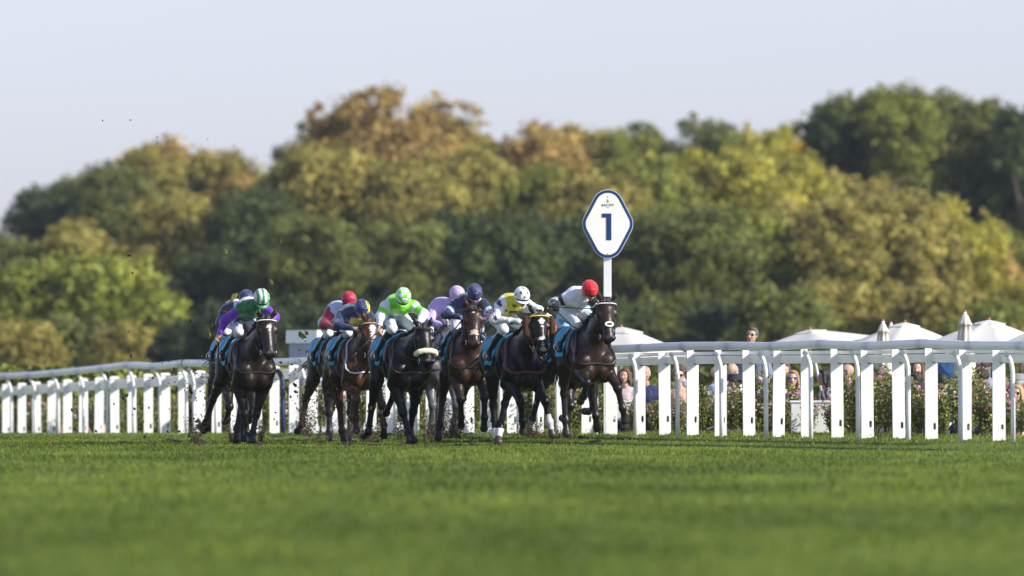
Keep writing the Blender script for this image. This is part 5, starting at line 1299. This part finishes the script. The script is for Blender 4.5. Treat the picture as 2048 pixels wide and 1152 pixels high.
# ------------------------------------------------------------------ spectators
def spectator(px, py, d, face, label, hair=(0.03, 0.02, 0.015), top=(0.3, 0.3, 0.35), seated=True, skin=SK, shades=None, style='short', hat=None, arm=None, bare=False, stripes=None, tilt=0.0, sc=1.0, trouser=(0.05, 0.05, 0.08), group='spectators behind the rose hedge'):
    hp = pt(px, py, d); g = gz1(hp.x, d)
    hz = hp.z - g                                      # head centre above the ground
    root = empty('person', (hp.x, d, g), R(face), label=label, cat='person', group=group)
    B = Body(0.018); Ck = Body(0.022); lat = (0, 1, 0)
    hd = np.array([0.06, 0, hz]); neck = np.array([0.02, 0, hz - 0.17]); sh = np.array([0, 0, hz - 0.24]); hip = np.array([-0.03, 0, hz - 0.74])
    for Bd, o in ((B, -0.01), (Ck, 0.010)):
        Bd.cone(hip, hip + [0, 0, 0.25], 0.125 + o, 0.115 + o, 'torso', sq=(lat, 1.25)); Bd.cone(hip + [0, 0, 0.25], sh - [0, 0, 0.10], 0.115 + o, 0.128 + o, 'torso', sq=(lat, 1.3)); Bd.cone(sh - [0, 0, 0.10], sh, 0.12 + o, 0.07 + o, 'torso', sq=(lat, 1.4))
    B.cone(sh, neck + [0.02, 0, 0.04], 0.058, 0.052, 'neck')
    arms = {}
    for s, nm in ((-1, 'r'), (1, 'l')):
        sd = sh + [0, s * 0.175, -0.03]
        if arm == nm: e = sd + [0.18, s * 0.06, -0.14]; h = e + [0.10, -s * 0.02, 0.24]
        elif seated: e = sd + [0.08, s * 0.06, -0.27]; h = e + [0.24, -s * 0.07, -0.02]
        else: e = sd + [-0.03, s * 0.06, -0.29]; h = e + [0.12, -s * 0.02, -0.22]
        for Bd, o in ((B, -0.006), (Ck, 0.012)):
            if Bd is Ck and bare: continue
            Bd.cone(sh + [0, s * 0.07, -0.02], sd, 0.07 + o, 0.06 + o, 'torso'); Bd.cone(sd, e, 0.052 + o, 0.043 + o, 'arm')
            Bd.cone(e, e + (h - e) * (1 if Bd is B else 0.86), 0.042 + o, 0.028 + o, 'arm')
        if bare: B.cone(sh + [0, s * 0.07, -0.02], sd, 0.07, 0.06, 'torso')
        add_hand(B, h, N3(h - e), np.array([0.3, -s, -0.3]), np.array([0.4, 0, 1.0])); arms[nm] = (e, h)
    Lg = Body(0.018)
    for s in (-1, 1):
        hj = hip + [0, s * 0.09, 0]
        if seated: kn = hj + [0.44, s * 0.04, 0.02]; an = np.array([kn[0] + 0.02, kn[1], 0.09])
        else: kn = np.array([hj[0] + 0.03, hj[1], hip[2] * 0.53]); an = np.array([hj[0], hj[1], 0.08])
        ft = an + [0.17, s * 0.02, -0.05]
        for Bd, o in ((B, -0.012), (Lg, 0.012)):
            Bd.cone(hj, kn, 0.085 + o, 0.058 + o, 'leg'); Bd.cone(kn, an, 0.055 + o, 0.040 + o, 'leg')
        B.cone(an, ft, 0.038, 0.030, 'foot')
    Lg.cone(hip, hip + [0, 0, 0.08], 0.14, 0.13, 'leg', sq=(lat, 1.2))
    f = np.array([math.cos(R(tilt)), 0, math.sin(R(tilt))]); M, L = add_head(B, hd, f, (0, 0, 1), sc)
    sf = skin_colf(skin)
    def bodyc(V, tg, T):
        c = sf(V, tg, T); c[tg == 'foot'] = (0.02, 0.015, 0.012); return c
    body_obj('body', B, 0.0125, SKIN, root, bodyc)
    def topc(V, tg, T):
        c = np.tile(np.array(top), (len(V), 1))
        if stripes is not None: c[np.sin(V[:, 2] * 60 + V[:, 1] * 50) > 0.2] = stripes
        return c
    folds(body_obj('shirt' if not bare else 'dress', Ck, 0.016, WOOL, root, topc), 0.008)
    body_obj('trousers', Lg, 0.02, WOOL, root, lambda V, tg, T: np.tile(np.array(trouser), (len(V), 1)))
    # hair
    if style != 'bald':
        Hr = Body(0.010); k = 0.008
        Hr.ell(L(-0.028, 0, 0.050), np.array((0.096, 0.085, 0.088)) * sc, 'h', k, M); Hr.ell(L(0.02, 0.015, 0.100), np.array((0.065, 0.055, 0.030)) * sc, 'h', k, M)
        for s in (-1, 1): Hr.ell(L(-0.02, s * 0.070, 0.02), np.array((0.045, 0.016, 0.045)) * sc, 'h', k, M)
        if style in ('long', 'bob'):
            ln = 0.26 if style == 'long' else 0.12
            for s in (-1, 0, 1): Hr.cone(L(-0.06, s * 0.055, 0.02), L(-0.085 if s == 0 else -0.03, s * 0.085, -ln), 0.052 * sc, 0.030 * sc, 'h', k)
            for s in (-1, 1): Hr.cone(L(0.03, s * 0.065, 0.07), L(0.02, s * 0.088, -ln * .6), 0.026 * sc, 0.022 * sc, 'h', k)
        if style == 'updo': Hr.ell(L(-0.11, 0, 0.08), np.array((0.045, 0.05, 0.045)) * sc, 'h', k, M)
        body_obj('hair', Hr, 0.011, HAIRM, root, lambda V, tg, T: np.tile(np.array(hair), (len(V), 1)) * (0.8 + 0.5 * vnoise(V[:, 0] * 60, V[:, 1] * 60 + V[:, 2] * 9, 2))[:, None])
    if hat is not None:
        bm = bmesh.new(); ring = []
        for rr, z in ((0.16 if hat[1] == 'brim' else 0.105, 0.055), (0.165 if hat[1] == 'brim' else 0.108, 0.062), (0.105, 0.072), (0.102, 0.13), (0.085, 0.150), (0.03, 0.153)):
            ring.append([bm.verts.new(L(rr * 1.08 * math.cos(t) * sc - 0.012, rr * 0.92 * math.sin(t) * sc, z)) for t in np.linspace(0, 2 * math.pi, 25)[:-1]])
        for a, b in zip(ring, ring[1:]):
            for i in range(24): bm.faces.new((a[i], a[(i + 1) % 24], b[(i + 1) % 24], b[i]))
        bm.faces.new(ring[0][::-1]); bm.faces.new(ring[-1])
        if hat[1] == 'cap': tube(bm, [L(0.07, 0, 0.062), L(0.13, 0, 0.055), L(0.165, 0, 0.045)], [0.07, 0.065, 0.03], 12, flat=(Vector(M[:, 2]), 0.12))
        bmobj('hat', bm, mat('hat_%s' % hat[2], hat[0], 0.8, noise=0.1), root, smooth=True)
    if shades is not None:
        sg = empty('sunglasses', parent_none=None) if False else None
        fr = bmesh.new()
        tube(fr, [L(0.104 * math.cos(t) - 0.012, 0.082 * math.sin(t), 0.022) for t in np.linspace(-1.5, 1.5, 16)], 0.0045, 6)
        fo = bmobj('sunglasses', fr, BLACKP, root, smooth=True)
        for s in (-1, 1):
            bm = bmesh.new(); ball(bm, (0, 0, 0), 1, 14)
            for v in bm.verts: v.co = Vector(L(0.088 - 0.008 + v.co.x * 0.008, s * 0.036 + v.co.y * 0.031, 0.008 + v.co.z * 0.025))
            bmobj('lens', bm, shades, fo, smooth=True)
    else: eyes(L, M, root, sc)
    return root, L, arms
DKL = mat('dark_lens', (0.01, 0.01, 0.012), 0.1, spec=0.8); BLL = mat('blue_mirror_lens', (0.03, 0.08, 0.55), 0.12, metal=0.6)
PALE = SK * 1.15; TANS = SK * (0.75, 0.68, 0.62)
spectator(1508, 672, 174, -118, 'standing man in dark sunglasses with short grey hair and grey blue shirt', (0.08, 0.075, 0.075), (0.17, 0.20, 0.27), seated=False, shades=DKL, tilt=6)
spectator(1252, 752, 170, -110, 'seated woman with red brown hair just right of the leading horse', (0.10, 0.045, 0.03), (0.6, 0.5, 0.5), style='bob', sc=0.92)
spectator(1292, 748, 171, -100, 'seated bald man in a navy jacket beside the first gooseneck right of the horses', top=(0.02, 0.03, 0.10), style='bald', skin=SK * 0.9)
spectator(1358, 752, 170, -95, 'seated brunette woman in sunglasses with bare shoulders', (0.05, 0.03, 0.02), SK, shades=DKL, style='updo', bare=True)
spectator(1367, 738, 173, 200, 'seated brown haired man behind the bare shouldered woman', (0.10, 0.07, 0.05), (0.55, 0.56, 0.62))
spectator(1427, 748, 172, 10, 'seated pale man facing right in a light blue shirt', (0.25, 0.20, 0.15), (0.45, 0.52, 0.65), style='bald', skin=PALE)
spectator(1459, 742, 173, 40, 'seated bald man seen from behind in a white shirt', top=(0.75, 0.76, 0.80), style='bald')
spectator(1476, 768, 168, 205, 'seated man in a flat dark navy hat', (0.03, 0.03, 0.04), (0.03, 0.04, 0.10), hat=((0.012, 0.016, 0.035), 'brim', 'navy'), skin=TANS)
spectator(1585, 758, 170, -92, 'seated blonde woman in a pink top with violet blue sunglasses', (0.34, 0.21, 0.12), (0.50, 0.24, 0.40), shades=BLL, style='bob', skin=PALE)
spectator(1570, 742, 173, -100, 'man in a navy jacket behind the blonde woman in pink', (0.10, 0.06, 0.04), (0.02, 0.03, 0.09))
spectator(1656, 756, 170, 195, 'seated dark haired woman in black and white with blue mirrored sunglasses', (0.012, 0.010, 0.010), (0.03, 0.03, 0.035), shades=BLL, style='bob', stripes=(0.7, 0.7, 0.7))
spectator(1702, 744, 172, 185, 'seated bald man in a dark jacket with blue mirrored sunglasses', top=(0.02, 0.025, 0.035), style='bald', shades=BLL)
spectator(1776, 764, 165, 190, 'seated brunette looking left with her hair loose', (0.045, 0.025, 0.018), (0.30, 0.22, 0.20), style='bob')
spectator(1764, 752, 169, 182, 'seated grey brown haired man behind the brunette looking left', (0.12, 0.09, 0.07), (0.4, 0.4, 0.45))
spectator(1836, 738, 168, -100, 'woman with long brown hair and a rosy face', (0.10, 0.05, 0.03), (0.6, 0.45, 0.45), style='long', skin=PALE)
spectator(1826, 750, 170, 175, 'seated man with thin silver hair', (0.38, 0.37, 0.37), (0.5, 0.5, 0.55))
spectator(1838, 762, 164, 188, 'seated dark haired man looking left in a patterned blue shirt', (0.02, 0.015, 0.012), (0.55, 0.58, 0.72), stripes=(0.05, 0.07, 0.25))
spectator(1846, 784, 162, 200, 'seated man in a dark flat cap and navy jacket', (0.03, 0.03, 0.03), (0.02, 0.03, 0.10), hat=((0.03, 0.025, 0.03), 'cap', 'dark'), skin=TANS)
spectator(1882, 765, 164, 60, 'seated black haired man seen from behind in a white shirt', (0.010, 0.010, 0.010), (0.75, 0.76, 0.80))
spectator(1893, 700, 176, -100, 'standing dark haired woman in a deep blue dress', (0.03, 0.018, 0.014), (0.015, 0.07, 0.19), seated=False, style='long')
ph = spectator(1930, 778, 163, 190, 'seated fair woman raising a dark telephone above the roses', (0.35, 0.22, 0.10), (0.6, 0.5, 0.5), style='bob', arm='r')
spectator(1973, 733, 168, 185, 'seated man with dark hair and thin black glasses', (0.05, 0.035, 0.025), (0.25, 0.25, 0.3), shades=DKL, skin=SK)
spectator(1970, 757, 162, 188, 'seated man in black sunglasses with thick dark hair looking left', (0.02, 0.014, 0.010), (0.4, 0.4, 0.45), shades=DKL, skin=PALE)
spectator(2013, 772, 162, 200, 'seated ruddy man beside the last gooseneck', (0.15, 0.10, 0.07), (0.3, 0.06, 0.08), skin=SK * (0.9, 0.7, 0.65))
spectator(2036, 788, 159, -110, 'seated blonde woman in tinted glasses and headscarf', (0.40, 0.27, 0.14), (0.65, 0.45, 0.45), shades=DKL, style='bob')
spectator(2040, 768, 162, 190, 'seated elderly spectator in a grey cap', (0.3, 0.3, 0.3), (0.5, 0.5, 0.55), hat=((0.22, 0.22, 0.24), 'cap', 'grey'))
spectator(2050, 735, 172, -90, 'distant spectator in a pink top by the hedge', (0.10, 0.05, 0.03), (0.55, 0.10, 0.22))
spectator(123, 822, 236, -90, 'distant spectator in pink seen through the left slab fence', (0.25, 0.10, 0.06), (0.60, 0.25, 0.25), group='spectators behind the left slab fence')
spectator(153, 828, 237, -90, 'distant spectator in grey blue seen through the left slab fence', (0.30, 0.2, 0.1), (0.22, 0.25, 0.42), group='spectators behind the left slab fence')
spectator(187, 830, 237, -90, 'distant spectator in pale pink and orange seen through the left slab fence', (0.30, 0.1, 0.05), (0.65, 0.35, 0.25), group='spectators behind the left slab fence')

# phone
e, h = ph[2]['r']; bm = bmesh.new(); box(bm, (h[0] + 0.02, h[1] - 0.035, h[2] + 0.06), (h[0] + 0.030, h[1] + 0.035, h[2] + 0.20), bev=0.003)
o = bmobj('phone', bm, BLACKP); o.location = ph[0].location.copy(); o.rotation_euler = ph[0].rotation_euler; tag(o, 'dark telephone held up by the fair woman above the roses', 'phone')

# ------------------------------------------------------------------ parasols
CANV = mat('white_canvas', (0.80, 0.79, 0.76), 0.8, noise=0.04, nscale=3, bump=0.01, transl=0.25)
CREAM = mat('cream_canvas', (0.62, 0.57, 0.48), 0.85, noise=0.10, nscale=6, bump=0.01)
ALU = mat('pole_white', (0.7, 0.7, 0.7), 0.4)
def parasol(px, pytop, pxw, pyedge, d, label, rot=0, tilt=0, n=8):
    ap = pt(px, pytop, d); g = gz1(ap.x, d); Rr = pxw / F * d; drop = (pyedge - pytop) / F * d
    root = empty('parasol', (ap.x, d, g), R(rot), label=label, cat='parasol', group='open white parasols')
    H = ap.z - g
    T = Matrix.Translation((0, 0, H)) @ Matrix.Rotation(R(tilt), 4, 'Y')
    def canopy(r0, r1, z0, z1, sag, name, lip=0.0, par=root):
        bm = bmesh.new(); m = 12; rings = []; N = n * 6
        for i in range(m + 1):
            f = i / m; rr = r0 + (r1 - r0) * f; ring = []
            for k in range(N):
                a = 2 * math.pi * k / N; q = (a / (2 * math.pi / n)) % 1; s = math.sin(math.pi * q)
                rad = rr * (math.cos(math.pi / n) / math.cos((q - .5) * 2 * math.pi / n)); rad *= 1 - 0.03 * s * f
                z = -(z0 + (z1 - z0) * (f ** 1.12)) - sag * s * f * (1 - 0.3 * f)
                ring.append(bm.verts.new(T @ Vector((rad * math.cos(a), rad * math.sin(a), z))))
            rings.append(ring)
        if lip:
            rings.append([bm.verts.new(v.co + Vector((0, 0, -lip))) for v in rings[-1]])
        for a, b in zip(rings, rings[1:]):
            for k in range(N): bm.faces.new((a[k], a[(k + 1) % N], b[(k + 1) % N], b[k]))
        return bmobj(name, bm, CANV, par, smooth=True)
    canopy(0.16 * Rr, Rr, drop * 0.12, drop, 0.035, 'canopy', 0.0)
    canopy(0.01, 0.26 * Rr, -0.01, drop * 0.13, 0.01, 'vent_cap', 0.03)
    bm = bmesh.new(); tube(bm, [(0, 0, -0.05), (0, 0, H - 0.02)], 0.026, 12); bmobj('pole', bm, ALU, root, smooth=True)
    for k in range(n):
        a = 2 * math.pi * k / n; bm = bmesh.new()
        tube(bm, [T @ Vector((0.03 * math.cos(a), 0.03 * math.sin(a), -drop * .12 - 0.02)), T @ Vector((Rr * .97 * math.cos(a), Rr * .97 * math.sin(a), -drop - 0.012))], 0.009, 6); bmobj('rib', bm, ALU, root)
    bm = bmesh.new(); ball(bm, T @ Vector((0, 0, 0.025)), 0.024, 10); bmobj('finial', bm, mat('terracotta', (0.42, 0.16, 0.07), 0.6), root, smooth=True)
parasol(1243, 655, 178, 722, 196, 'open white parasol behind the leading horse and the rail', 22, n=4)
parasol(1620, 660, 130, 688, 190, 'tilted flat white parasol right of the standing man', 10, tilt=-7, n=4)
parasol(1810, 646, 118, 690, 186, 'open white parasol between the two folded parasols', 30)
parasol(1978, 641, 130, 688, 184, 'open white parasol behind the tall folded parasol', 12)
parasol(2095, 650, 120, 700, 180, 'open white parasol cut off by the right edge', 12)
bm = bmesh.new(); a = pt(1628, 712, 178); b = pt(1643, 785, 178); tube(bm, [a, b], 0.022, 10); o = bmobj('slanting_pole', bm, ALU, smooth=True); tag(o, 'slanting white pole under the tilted parasol', 'pole')

def folded(px, pyt, pyb, w, d, label):
    ap = pt(px, pyt, d); g = gz1(ap.x, d); s = d / F; H = ap.z - g; root = empty('folded_parasol', (ap.x, d, g), label=label, cat='parasol', group='folded cream parasols')
    Lc = (pyb - pyt) * s; Wd = w * s / 2; bm = bmesh.new(); rings = []
    N = 48
    for f, r in ((0.0, 0.22), (0.03, 0.42), (0.13, 0.78), (0.17, 0.90), (0.175, 0.72), (0.3, 0.82), (0.5, 0.92), (0.75, 1.12), (0.95, 1.25), (1.0, 1.2)):
        ring = []
        for k in range(N):
            a = 2 * math.pi * k / N; pl = (0.12 + 0.12 * f) * math.cos(a * 8 + f * 1.5) * (0.25 if f < 0.17 else 1)
            ring.append(bm.verts.new((Wd * r * (1 + pl) * math.cos(a), Wd * r * (1 + pl) * math.sin(a), H - 0.03 - Lc * f)))
        rings.append(ring)
    for a, b in zip(rings, rings[1:]):
        for k in range(N): bm.faces.new((a[k], a[(k + 1) % N], b[(k + 1) % N], b[k]))
    bm.faces.new(rings[0][::-1]); bmobj('canopy', bm, CREAM, root, smooth=True)
    bm = bmesh.new(); tube(bm, [(0, 0, -0.05), (0, 0, H)], 0.025, 12); bmobj('pole', bm, ALU, root, smooth=True)
    bm = bmesh.new(); ball(bm, (0, 0, H + 0.01), 0.02, 10); bmobj('finial', bm, mat('terracotta', (0.42, 0.16, 0.07), 0.6), root, smooth=True)
folded(1766, 642, 748, 26, 178, 'short folded cream parasol left of the rounded open parasol')
folded(1782, 646, 740, 22, 186, 'slim folded parasol tucked behind the short folded one')
folded(1930, 624, 752, 31, 172, 'tall folded cream parasol with terracotta finial')

# white low planter boxes among the roses
for px, w, lab in ((1622, 80, 'long white planter trough below the pink dressed spectator'), (1250, 50, 'white planter trough beside the leading horse')):
    d = rail_d(px) + 5.2; c = pt(px, 818, d); g = gz1(c.x, d); bm = bmesh.new(); hw = w / F * d / 2; H = pt(px, 801, d).z - g
    box(bm, (-hw, -0.15, 0), (hw, 0.15, H - 0.03), bev=0.006); root = empty('planter', (c.x, d, g), label=lab, cat='planter'); bmobj('trough', bm, WHITE, root)
    bm = bmesh.new(); box(bm, (-hw - 0.02, -0.17, H - 0.028), (hw + 0.02, 0.17, H), bev=0.006); bmobj('rim', bm, WHITE, root)

# ------------------------------------------------------------------ thrown turf
SPRAYM = mat('loose_soil', (0.085, 0.058, 0.034), 0.95)
SOIL = mat('soil', (0.030, 0.022, 0.014), 0.95, noise=0.3, nscale=30)
GCLOD = mat('grassy_clod', (0.11, 0.12, 0.02), 0.9, noise=0.5, nscale=30)
def clod_mesh(seed, m, flat=False):
    rg = random.Random(seed); bm = bmesh.new(); bmesh.ops.create_icosphere(bm, subdivisions=2, radius=1)
    ph_ = [rg.uniform(0, 6) for _ in range(6)]
    for v in bm.verts:
        f = 1 + 0.35 * math.sin(v.co.x * 3 + ph_[0]) * math.sin(v.co.y * 4 + ph_[1]) + 0.3 * math.sin(v.co.z * 5 + ph_[2]) * math.cos(v.co.x * 6 + ph_[3]) + rg.uniform(-.12, .12)
        v.co = Vector((v.co.x * f, v.co.y * f * 0.8, v.co.z * f * (0.5 if flat else 0.8)))
    o = bmobj('turf_clod', bm, m); return o
cl = [clod_mesh(1, SOIL), clod_mesh(2, SOIL, True), clod_mesh(3, GCLOD, True)]
cu_ = set(); rgc = random.Random(99)
def clod(px, py, d, s, k, big=False):
    o = cl[k].copy() if k in cu_ else cl[k]
    if k in cu_: COL.objects.link(o)
    cu_.add(k); o.location = pt(px, py, d); r = s / F * d / 2; o.scale = (r * rgc.uniform(.8, 1.5), r, r * rgc.uniform(.6, 1.2)); o.rotation_euler = [rgc.uniform(0, 6.3) for _ in range(3)]
    if k == 2: tag(o, 'green tuft of turf flying through the air', 'turf clod', 'flying green tufts')
    elif k == 1: tag(o, 'thin dark scrap of earth flying through the air', 'turf clod', 'flying scraps of earth')
    else: tag(o, 'dark crumb of earth flying through the air', 'turf clod', 'flying crumbs of earth')
for px, py, s, k in ((205, 241, 4, 0), (261, 240, 4, 1), (314, 274, 3, 0), (415, 278, 2, 0), (468, 292, 3, 1), (232, 345, 3, 1), (321, 496, 9, 1), (258, 511, 6, 0), (265, 546, 5, 0), (312, 370, 3, 1), (452, 504, 11, 2), (560, 484, 8, 2), (556, 500, 5, 1), (542, 564, 12, 2), (538, 563, 7, 0),
                    (467, 594, 14, 2), (382, 641, 9, 1), (418, 668, 13, 2), (425, 650, 6, 1), (258, 663, 5, 2), (262, 712, 7, 1), (604, 671, 15, 2), (613, 666, 9, 1), (864, 375, 4, 1), (575, 537, 3, 0), (316, 605, 4, 1), (265, 590, 3, 1), (468, 408, 3, 0), (277, 452, 4, 0), (205, 525, 3, 0),
                    (599, 700, 4, 0), (590, 770, 12, 1), (605, 778, 10, 2), (395, 842, 11, 1), (378, 870, 7, 0), (290, 873, 7, 0), (247, 795, 8, 1), (228, 808, 6, 1), (144, 820, 6, 0), (192, 862, 8, 1), (700, 560, 3, 0), (767, 575, 3, 0), (960, 520, 3, 1), (150, 560, 3, 0), (350, 560, 3, 1)):
    clod(px, py, 160 + rgc.uniform(0, 9), s, k)
for i in range(150):
    c0 = rgc.choice([(400, 800), (500, 850), (610, 800), (700, 820), (640, 720), (380, 740), (880, 800), (1060, 840), (560, 800), (300, 820)])
    px, py = rgc.gauss(c0[0], 45), rgc.gauss(c0[1], 42)
    if py > 878 or py < 560: continue
    clod(px, py, 160 + rgc.uniform(0, 10), rgc.choice([3, 3, 4, 4, 5, 6, 7]), rgc.choice([0, 0, 1, 1, 1, 2]))
def divots():
    bm = bmesh.new(); rg = random.Random(5)
    for i in range(70):
        px = rg.uniform(330, 1260); d = rg.uniform(160, 185); c = pt(px, 0, d); z = gz1(c.x, d); a = rg.uniform(0, 6.28); r = rg.uniform(0.05, 0.10)
        ball(bm, (c.x, d, z + 0.006), r, 10, (1.0, 1.0, 0.28), Matrix.Rotation(a, 3, 'Z') @ Matrix.Diagonal((1.3, 0.8, 1)))
        for v in list(bm.verts)[-60:]: v.co += Vector((rg.uniform(-.01, .01), rg.uniform(-.01, .01), rg.uniform(-.006, .012)))
    o = bmobj('churned_soil', bm, SOIL); tag(o, 'patches of churned soil cut out of the turf by the hooves', 'soil', kind='stuff')
divots()
def spray():
    rg = np.random.default_rng(77); Vs = []; n = 0
    tet = np.array([[0, 0, 1], [0.94, 0, -.33], [-.47, .82, -.33], [-.47, -.82, -.33]]); Fq = []
    for px, base, sx, hgt, cnt, d in ((392, 886, 14, 70, 260, 165), (462, 884, 10, 60, 160, 166), (522, 884, 9, 50, 120, 165), (615, 872, 16, 85, 420, 171), (735, 884, 22, 45, 380, 167), (700, 870, 14, 40, 120, 170), (800, 876, 12, 40, 120, 167), (905, 876, 30, 80, 600, 168), (862, 878, 20, 60, 200, 170), (1065, 874, 26, 36, 260, 165), (1120, 876, 14, 26, 90, 164), (650, 800, 60, 90, 220, 168), (900, 780, 40, 70, 140, 168), (430, 790, 60, 90, 260, 166)):
        for i in range(int(cnt * 3.4)):
            h = rg.beta(1.1, 2.2) * hgt; x = px + rg.normal(0, sx * (0.35 + 0.65 * h / hgt)); c = np.array(pt(x, base - h, d + rg.uniform(-1, 1)))
            r = rg.choice([0.005, 0.008, 0.012, 0.018], p=[.40, .33, .19, .08]); q = tet @ np.linalg.qr(rg.normal(0, 1, (3, 3)))[0] * r * np.array([1, 1, rg.uniform(.6, 1.3)]); b = n * 4; Vs.append(c + q)
            Fq += [(b, b + 1, b + 2), (b, b + 2, b + 3), (b, b + 3, b + 1), (b + 1, b + 3, b + 2)]; n += 1
    o = npmesh('dirt_spray', np.concatenate(Vs), np.array(Fq), SPRAYM, nper=3); tag(o, 'fine brown dirt kicked up round the hooves', 'dirt', kind='stuff')
spray()

# ------------------------------------------------------------------ thin autumn haze
def haze():
    bm = bmesh.new(); box(bm, (-160, -70, -4), (160, 760, 24))
    m = bpy.data.materials.new('haze_air'); m.use_nodes = True; t = m.node_tree; t.nodes.clear()
    v = t.nodes.new('ShaderNodeVolumePrincipled'); v.inputs['Color'].default_value = (0.80, 0.86, 1.0, 1); v.inputs['Density'].default_value = 0.00008; v.inputs['Anisotropy'].default_value = 0.3
    o = t.nodes.new('ShaderNodeOutputMaterial'); t.links.new(v.outputs[0], o.inputs['Volume'])
    q = bmobj('haze', bm, m); tag(q, 'thin pale haze over the racecourse', 'haze', kind='stuff')
haze()
